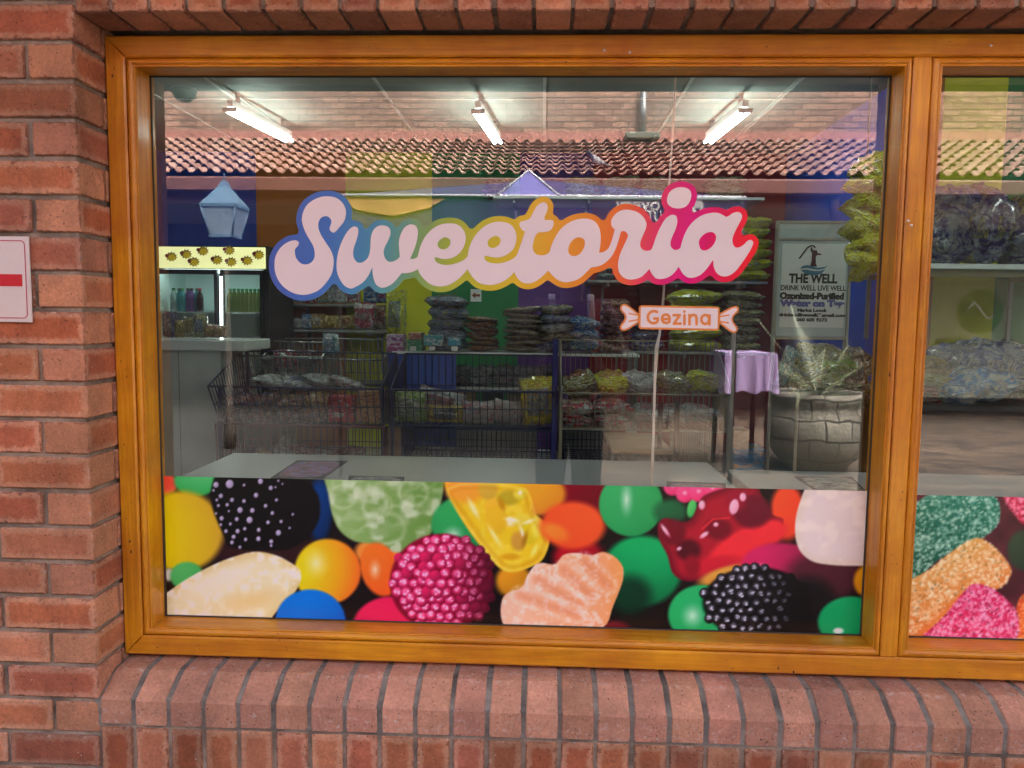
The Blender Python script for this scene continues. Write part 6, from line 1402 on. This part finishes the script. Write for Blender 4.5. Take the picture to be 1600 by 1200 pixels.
b = MB(); b.tube([(pk.x-hw, yF+0.022, zE), (pk.x, yF-hw*0.6, pk.z+0.022), (pk.x+hw, yF+0.022, zE)], 0.012, 6); b.tube([(x0, yF+0.012, zE), (x1, yF+0.012, zE)], 0.014, 6); obj('white_piping', b, mat_plain('piping_white', (0.55, 0.58, 0.66), 0.5), pko)
b = MB(); i = b.add([(x0+0.02, yF+0.008, zE-0.005), (x0+0.95, yF+0.008, zE-0.005), (x0+0.8, yF+0.02, zE-0.10), (x0+0.5, yF+0.02, zE-0.17), (x0+0.2, yF+0.02, zE-0.12)]); b.face(tuple(i+k for k in range(5)))
obj('striped_drape', b, mat_plain('drape_orange', (0.42, 0.22, 0.08), 0.6, 0.35, 9), gzb)
for xx in (x0+0.03, x1-0.03):
    for yy in (yF-0.04, yK+0.04):
        b = MB(); b.box(xx-0.016, xx+0.016, yy-0.016, yy+0.016, 0, zE, 0.003); obj('leg', b, M_BLACK, gzb)
q = MR(997, 320, D); text('lettering', 'overy', 0.165, LTR, gzb, (q.x, yF+0.008, q.z), 68*D/1200, 0.003, True)
q = MR(1022, 338, D); text('lettering', 'UT', 0.12, LTR, gzb, (q.x, yF+0.008, q.z), 22*D/1200, 0.002, True)
q = MR(1082, 323, D); b = MB(); b.prism([(q.x+0.085*math.cos(k*math.pi/12), q.z+0.085*math.sin(k*math.pi/12)) for k in range(24)], yF+0.005, yF+0.009); gl_ = obj('globe_emblem', b, LTR, gzb)
b = MB(); b.prism([(q.x-0.05, q.z+0.05), (q.x+0.0, q.z+0.06), (q.x+0.02, q.z+0.01), (q.x-0.03, q.z-0.03), (q.x-0.06, q.z)], yF+0.0095, yF+0.012); b.prism([(q.x+0.02, q.z-0.01), (q.x+0.06, q.z), (q.x+0.04, q.z-0.06)], yF+0.0095, yF+0.012); obj('land_print', b, M_CAN, gl_)
# market table with purple cloth
a, c = MR(1131, 612, 6.9), MR(1216, 552, 6.9)
mt = thing('market_table', 'small market table under a lavender cloth beside the stone planter', 'table', ((a.x+c.x)/2, a.y-0.3, 0))
b = MB(); b.box(a.x+0.012, c.x-0.012, a.y-0.6, a.y-0.012, c.z-0.03, c.z, 0.006)
cl_ = []; n_ = 90
for k in range(n_+1):                      # cloth hanging in soft folds round the four edges
    u = k/n_*4; s_ = int(min(u, 3.999)); f_ = u-s_; w_, d_ = c.x-a.x, 0.6
    e_ = [(a.x+w_*f_, a.y), (c.x, a.y-d_*f_), (c.x-w_*f_, a.y-d_), (a.x, a.y-d_+d_*f_)][s_]; nrm = [(0, 1), (1, 0), (0, -1), (-1, 0)][s_]
    col_ = []
    for v_ in range(6):
        q_ = v_/5; am = 0.022*q_*math.sin(k*1.1+math.sin(k*0.37)*1.5); col_.append((e_[0]+nrm[0]*(am+0.01*q_), e_[1]+nrm[1]*(am+0.01*q_), c.z-0.001-(c.z-a.z)*q_*(1+0.05*math.sin(k*0.6))))
    cl_.append(b.add(col_))
for k in range(n_):
    for v_ in range(5): b.face((cl_[k]+v_, cl_[k]+v_+1, cl_[k+1]+v_+1, cl_[k+1]+v_), None, None, True)
obj('tablecloth', b, mat_plain('lavender_cloth', (0.33, 0.25, 0.47), 0.8, 0.1, 5), mt)
for xx in (a.x+0.05, c.x-0.05):
    for yy in (a.y-0.55, a.y-0.05): b = MB(); b.box(xx-0.02, xx+0.02, yy-0.02, yy+0.02, 0, a.z); obj('leg', b, M_BLACK, mt)

# stone planter with a cycad
D = 7.3; q = MR(1272, 735, D); zr_ = MR(1272, 612, D).z; rp = 76*D/1200
pl = thing('stone_planter', 'round stone block planter with a cycad, under the right side of the pane', 'planter', (q.x, q.y, 0))
t = NT('stone_blocks'); o = t.coord('Object'); s = t.node('ShaderNodeSeparateXYZ'); t.link(o, s.inputs[0])
an = t.node('ShaderNodeMath', operation='ARCTAN2'); t.link(s.outputs[1], an.inputs[0]); t.link(s.outputs[0], an.inputs[1])
cb2 = t.node('ShaderNodeCombineXYZ'); t.link(t.math('MULTIPLY', an.outputs[0], 0.5), cb2.inputs[0]); t.link(s.outputs[2], cb2.inputs[1])
dn = t.noise(o, 4, 3); ad = t.node('ShaderNodeVectorMath', operation='ADD'); t.link(cb2.outputs[0], ad.inputs[0]); sc_ = t.node('ShaderNodeVectorMath', operation='SCALE'); t.link(t.node('ShaderNodeTexNoise').outputs[1], sc_.inputs[0]); sc_.inputs['Scale'].default_value = 0.0; dn2 = t.node('ShaderNodeTexNoise'); t.link(o, dn2.inputs['Vector']); dn2.inputs['Scale'].default_value = 3.5; t.link(dn2.outputs[1], sc_.inputs[0]); sc_.inputs['Scale'].default_value = 0.12; t.link(sc_.outputs[0], ad.inputs[1])
br = t.node('ShaderNodeTexBrick'); t.link(ad.outputs[0], br.inputs[0]); br.inputs['Scale'].default_value = 1.0; br.inputs['Brick Width'].default_value = 0.27; br.inputs['Row Height'].default_value = 0.185; br.inputs['Mortar Size'].default_value = 0.011; br.inputs['Mortar Smooth'].default_value = 0.4
br.inputs[1].default_value = (0.30, 0.285, 0.24, 1); br.inputs[2].default_value = (0.21, 0.20, 0.17, 1); br.inputs[3].default_value = (0.03, 0.03, 0.027, 1)
t.col(t.mix(1.0, br.outputs[0], t.ramp(t.noise(o, 9, 6, 0.7), [(0.3, 0.6), (0.7, 1.2)]), 'MULTIPLY')); t.set(Roughness=0.9); t.bump(t.math('ADD', t.math('MULTIPLY', br.outputs[1], -1.0), t.noise(o, 25, 4)), 0.6, 0.02)
b = MB(); b.lathe((q.x, q.y, 0), [(rp*0.55, 0.0), (rp*0.80, 0.12), (rp*0.96, zr_*0.34), (rp*1.02, zr_*0.52), (rp*0.98, zr_*0.70), (rp*0.84, zr_-0.13), (rp*0.88, zr_-0.10), (rp*0.94, zr_-0.06), (rp*0.93, zr_), (rp*0.8, zr_), (rp*0.78, zr_-0.12)], 40); obj('stone_bowl', b, t.m, pl)
b = MB(); b.lathe((q.x, q.y, zr_-0.1), [(rp*0.78, -0.02), (rp*0.77, 0.0)], 24); obj('soil', b, mat_plain('soil', (0.05, 0.035, 0.025), 0.95), pl)
b = MB(); rr = random.Random(5)
for k in range(20):
    a = k*2.399; el = rr.uniform(0.25, 1.15); L = rr.uniform(0.6, 1.1); pts = []
    for s_ in range(11):
        u = s_/10; e2 = el-u*0.9
        r_ = L*u*math.cos(el*0.8); pts.append(Vector((q.x+r_*math.cos(a), q.y+r_*math.sin(a), zr_-0.06+L*(math.sin(el)*u-0.55*u*u*(1.25-el)))))
    b.tube(pts, 0.006, 4, caps=False)
    for s_ in range(2, 26):
        u = s_/26*10; i_ = min(int(u), 9); p = pts[i_].lerp(pts[i_+1], u-i_); d = (pts[i_+1]-pts[i_]).normalized(); sd_ = d.cross(Vector((0, 0, 1))).normalized()
        ln = 0.12*math.sin(math.pi*min(1, 0.12+s_/28))
        for sg in (-1, 1):
            tip = p+sd_*sg*ln+d*ln*0.55+Vector((0, 0, 0.03)); w_ = d*0.007; n_ = b.add([p-w_, p+w_, tip]); b.face((n_, n_+1, n_+2))
obj('cycad_fronds', b, mat_plain('cycad_green', (0.13, 0.16, 0.10), 0.45, 0.3, 3), pl)
# ------------------------------------------------------------------ sign on the left pier
a, c = at(0, 503, 1.73), at(47, 370, 1.73); xr = c[0]; W_ = 0.27; z0, z1 = a[2], c[2]
sg = thing('wall_sign', 'white sign with a red rounded border and a thick red bar on the left pier', 'sign', (xr-W_/2, -0.003, (z0+z1)/2))
b = MB(); b.box(xr-W_, xr, -0.006, -0.002, z0, z1, 0.0008); obj('plate', b, mat_plain('sign_white', (0.66, 0.60, 0.58), 0.3, 0.03, 8), sg)
RED = mat_plain('sign_red', (0.55, 0.005, 0.02), 0.35, 0.04, 8); RED2 = mat_plain('sign_border_red', (0.45, 0.03, 0.08), 0.4, 0.05, 8)
b = MB(); b.box(xr-W_+0.020, xr-0.0185, -0.0068, -0.0061, (z0+z1)/2-0.0155, (z0+z1)/2+0.012); obj('red_bar', b, RED, sg)
b = MB(); r_ = 0.011; i_ = 0.0085; pts = []
for cx_, cz_, a0 in ((xr-i_-r_, z1-0.0085-r_, 0), (xr-W_+i_+r_, z1-0.0085-r_, 90), (xr-W_+i_+r_, z0+0.0085+r_, 180), (xr-i_-r_, z0+0.0085+r_, 270)):
    for k in range(7):
        an = R_(a0+k*15); pts.append((cx_, cz_, math.cos(an), math.sin(an)))
n_ = len(pts); o_ = b.add([(p[0]+p[2]*r_, -0.0066, p[1]+p[3]*r_) for p in pts]); q_ = b.add([(p[0]+p[2]*(r_-0.0022), -0.0066, p[1]+p[3]*(r_-0.0022)) for p in pts])
for k in range(n_): b.face((o_+k, o_+(k+1) % n_, q_+(k+1) % n_, q_+k))
obj('red_border', b, RED2, sg)

# ------------------------------------------------------------------ the photographer, seen only mirrored
PX = MR(893, 470, 4.15).x
SHIRT = mat_plain('maroon_shirt', (0.10, 0.02, 0.05), 0.85, 0.2, 8); SKIN = mat_plain('skin', (0.17, 0.085, 0.06), 0.55, 0.06, 8); TRS = mat_plain('dark_trousers', (0.03, 0.03, 0.04), 0.85); HAIR = mat_plain('dark_hair', (0.02, 0.014, 0.01), 0.6)
per_ = thing('person', 'person in a maroon shirt with grey rucksack straps holding up a phone', 'person', (PX, -2.05, 0))
def skin_body(name, joints, links, mat, parent, sub=2):
    names = list(joints); me = bpy.data.meshes.new(name)
    off = root_loc(parent)
    me.from_pydata([Vector(joints[n][:3])-off for n in names], [(names.index(a), names.index(b)) for a, b in links], [])
    tmp = bpy.data.objects.new('tmp', me); COL.objects.link(tmp)
    m = tmp.modifiers.new('skin', 'SKIN'); m.use_smooth_shade = True
    for i, n in enumerate(names):
        s = me.skin_vertices[0].data[i]; r = joints[n][3]; s.radius = r if hasattr(r, '__len__') else (r, r)
    me.skin_vertices[0].data[0].use_root = True
    s = tmp.modifiers.new('sub', 'SUBSURF'); s.levels = sub; s.render_levels = sub
    bpy.context.view_layer.update()
    r = bpy.data.meshes.new_from_object(tmp.evaluated_get(bpy.context.evaluated_depsgraph_get())); bpy.data.objects.remove(tmp); bpy.data.meshes.remove(me)
    r.name = name; r.materials.clear(); r.materials.append(mat)
    o = bpy.data.objects.new(name, r); COL.objects.link(o); o.parent = parent; return o
x = PX; y = -2.06
HX, HZ, HY = 0.0, 1.40, -1.775           # the phone is held at the camera's own place
J = {'pelvis': (x, y, 0.95, (.15, .11)), 'waist': (x, y, 1.10, (.135, .085)), 'chest': (x, y, 1.30, (.150, .085)), 'neckbase': (x, y, 1.47, (.09, .08)), 'neck': (x, y+0.01, 1.515, .058), 'head1': (x, y+0.03, 1.58, .085), 'head2': (x, y+0.025, 1.66, .095), 'head3': (x, y+0.01, 1.73, .06),
 'shL': (x-0.17, y, 1.43, .07), 'elL': (x-0.27, y+0.06, 1.19, .05), 'wrL': (HX-0.075, HY-0.06, HZ-0.09, .03), 'paL': (HX-0.062, HY-0.012, HZ-0.03, (.014, .03)),
 'shR': (x+0.17, y, 1.43, .07), 'elR': (x+0.27, y+0.06, 1.19, .05), 'wrR': (HX+0.09, HY-0.06, HZ-0.09, .03), 'paR': (HX+0.062, HY-0.012, HZ-0.03, (.014, .03)),
 'hipL': (x-0.09, y, 0.88, .10), 'knL': (x-0.10, y+0.02, 0.50, .065), 'anL': (x-0.11, y-0.01, 0.09, .045), 'toL': (x-0.12, y+0.15, 0.035, .035),
 'hipR': (x+0.09, y, 0.88, .10), 'knR': (x+0.10, y+0.02, 0.50, .065), 'anR': (x+0.11, y-0.01, 0.09, .045), 'toR': (x+0.12, y+0.15, 0.035, .035)}
Lk = [('pelvis','waist'),('waist','chest'),('chest','neckbase'),('neckbase','neck'),('neck','head1'),('head1','head2'),('head2','head3'),('chest','shL'),('shL','elL'),('elL','wrL'),('wrL','paL'),('chest','shR'),('shR','elR'),('elR','wrR'),('wrR','paR'),('pelvis','hipL'),('hipL','knL'),('knL','anL'),('anL','toL'),('pelvis','hipR'),('hipR','knR'),('knR','anR'),('anR','toR')]
bd = skin_body('body', J, Lk, SKIN, per_)
# shirt and trousers over the body
g = lambda n, d: (*J[n][:3], tuple(r+d for r in J[n][3]) if hasattr(J[n][3], '__len__') else J[n][3]+d)
sJ = {'pelvis': (x, y, 0.90, (.175, .13)), 'waist': (x, y, 1.10, (.16, .115)), 'chest': (x, y, 1.30, (.178, .132)), 'neckbase': (x, y, 1.465, (.095, .085)), 'shL': g('shL', .016), 'shR': g('shR', .016),
 'slL': (x-0.235, y+0.035, 1.28, .068), 'slR': (x+0.235, y+0.035, 1.28, .068)}
skin_body('shirt', sJ, [('pelvis','waist'),('waist','chest'),('chest','neckbase'),('chest','shL'),('shL','slL'),('chest','shR'),('shR','slR')], SHIRT, per_)
tJ = {'pelvis': (x, y, 0.93, (.16, .12)), **{n: g(n, .02) for n in ('hipL', 'knL', 'hipR', 'knR')}, 'cuL': (x-0.11, y-0.01, 0.12, .07), 'cuR': (x+0.11, y-0.01, 0.12, .07)}
skin_body('trousers', tJ, [('pelvis','hipL'),('hipL','knL'),('knL','cuL'),('pelvis','hipR'),('hipR','knR'),('knR','cuR')], TRS, per_)
b = MB()
for sgn in (-1, 1):
    for f, nm in ((0, 'toe'),): b.lathe((x+sgn*0.118, y+0.05, 0), [(0.05, 0.0), (0.055, 0.03), (0.04, 0.08)], 12)
b.v = [(v[0], y+0.06+(v[1]-y-0.05)*2.5, v[2]) for v in b.v]; obj('shoes', b, M_BLACK, per_)
b = MB()                                   # hair cap
n_ = 16
R8 = [(0.100, 1.665), (0.108, 1.70), (0.09, 1.75), (0.05, 1.777), (0.01, 1.784)]
b.lathe((x, y+0.008, 0), R8, 16); obj('hair', b, HAIR, per_)
b = MB()                                   # face
for sgn in (-1, 1): b.lathe((x+sgn*0.033, y+0.115, 1.64), [(0.004, -0.008), (0.011, 0.0), (0.004, 0.008)], 8)
obj('eyes', b, M_BLACK, per_)
b = MB(); b.tube([(x, y+0.11, 1.645), (x, y+0.135, 1.61), (x, y+0.115, 1.603)], [0.008, 0.013, 0.009], 8); obj('nose', b, SKIN, per_)
b = MB(); b.tube([(x-0.025, y+0.108, 1.57), (x, y+0.116, 1.567), (x+0.025, y+0.108, 1.57)], 0.006, 6); obj('mouth', b, mat_plain('lips', (0.25, 0.08, 0.07), 0.5), per_)
b = MB()
for sgn in (-1, 1): b.tube([(x+sgn*0.098, y+0.02, 1.61), (x+sgn*0.104, y+0.01, 1.635), (x+sgn*0.1, y+0.02, 1.66)], [0.008, 0.014, 0.01], 8)
obj('ears', b, SKIN, per_)
for sgn in (-1, 1):                        # fingers curled round the phone, the thumb in front
    hx = HX+sgn*0.062
    for k in range(4):
        zf = HZ-0.045+k*0.021; L_ = (0.9, 1.0, 0.97, 0.8)[k]
        b = MB(); b.tube([(hx-sgn*0.004, HY-0.018, zf-0.008), (hx+sgn*0.008*L_, HY-0.004, zf), (hx-sgn*0.002, HY+0.0125, zf+0.003), (hx-sgn*0.026*L_, HY+0.0155, zf+0.004)], [0.0088, 0.0085, 0.0078, 0.006], 8); obj('finger', b, SKIN, per_)
    b = MB(); b.tube([(hx, HY-0.015, HZ-0.055), (hx-sgn*0.008, HY-0.018, HZ-0.03), (hx-sgn*0.028, HY-0.014, HZ-0.012)], [0.011, 0.010, 0.007], 8); obj('thumb', b, SKIN, per_)
GREY = mat_plain('strap_grey', (0.46, 0.44, 0.48), 0.7)
for sgn in (-1, 1):
    b = MB(); pts = [(x+sgn*0.11, y-0.09, 1.40), (x+sgn*0.105, y-0.03, 1.515), (x+sgn*0.10, y+0.07, 1.47), (x+sgn*0.105, y+0.135, 1.36), (x+sgn*0.13, y+0.125, 1.22), (x+sgn*0.17, y+0.06, 1.10), (x+sgn*0.15, y-0.08, 1.04)]
    for dx in (-0.012, 0.0, 0.012): b.tube([(p[0]+dx, p[1], p[2]) for p in pts], 0.008, 6)
    obj('rucksack_strap', b, GREY, per_)
ph = MB(); ph.box(HX-0.037, HX+0.037, HY-0.0065, HY+0.0065, HZ-0.11, HZ+0.045, 0.003)
tp = thing('mobile_phone', 'dark mobile phone held up in both hands by the person in the maroon shirt', 'phone', (HX, HY, HZ))
obj('case', ph, M_BLACK, tp); b = MB(); b.lathe((0, 0, 0), [(0.006, 0), (0.006, 0.002)], 12); b.v = [(HX+0.0+v[0], HY+0.0066+v[2], HZ+0.028+v[1]) for v in b.v]; obj('lens', b, M_STEEL, tp)
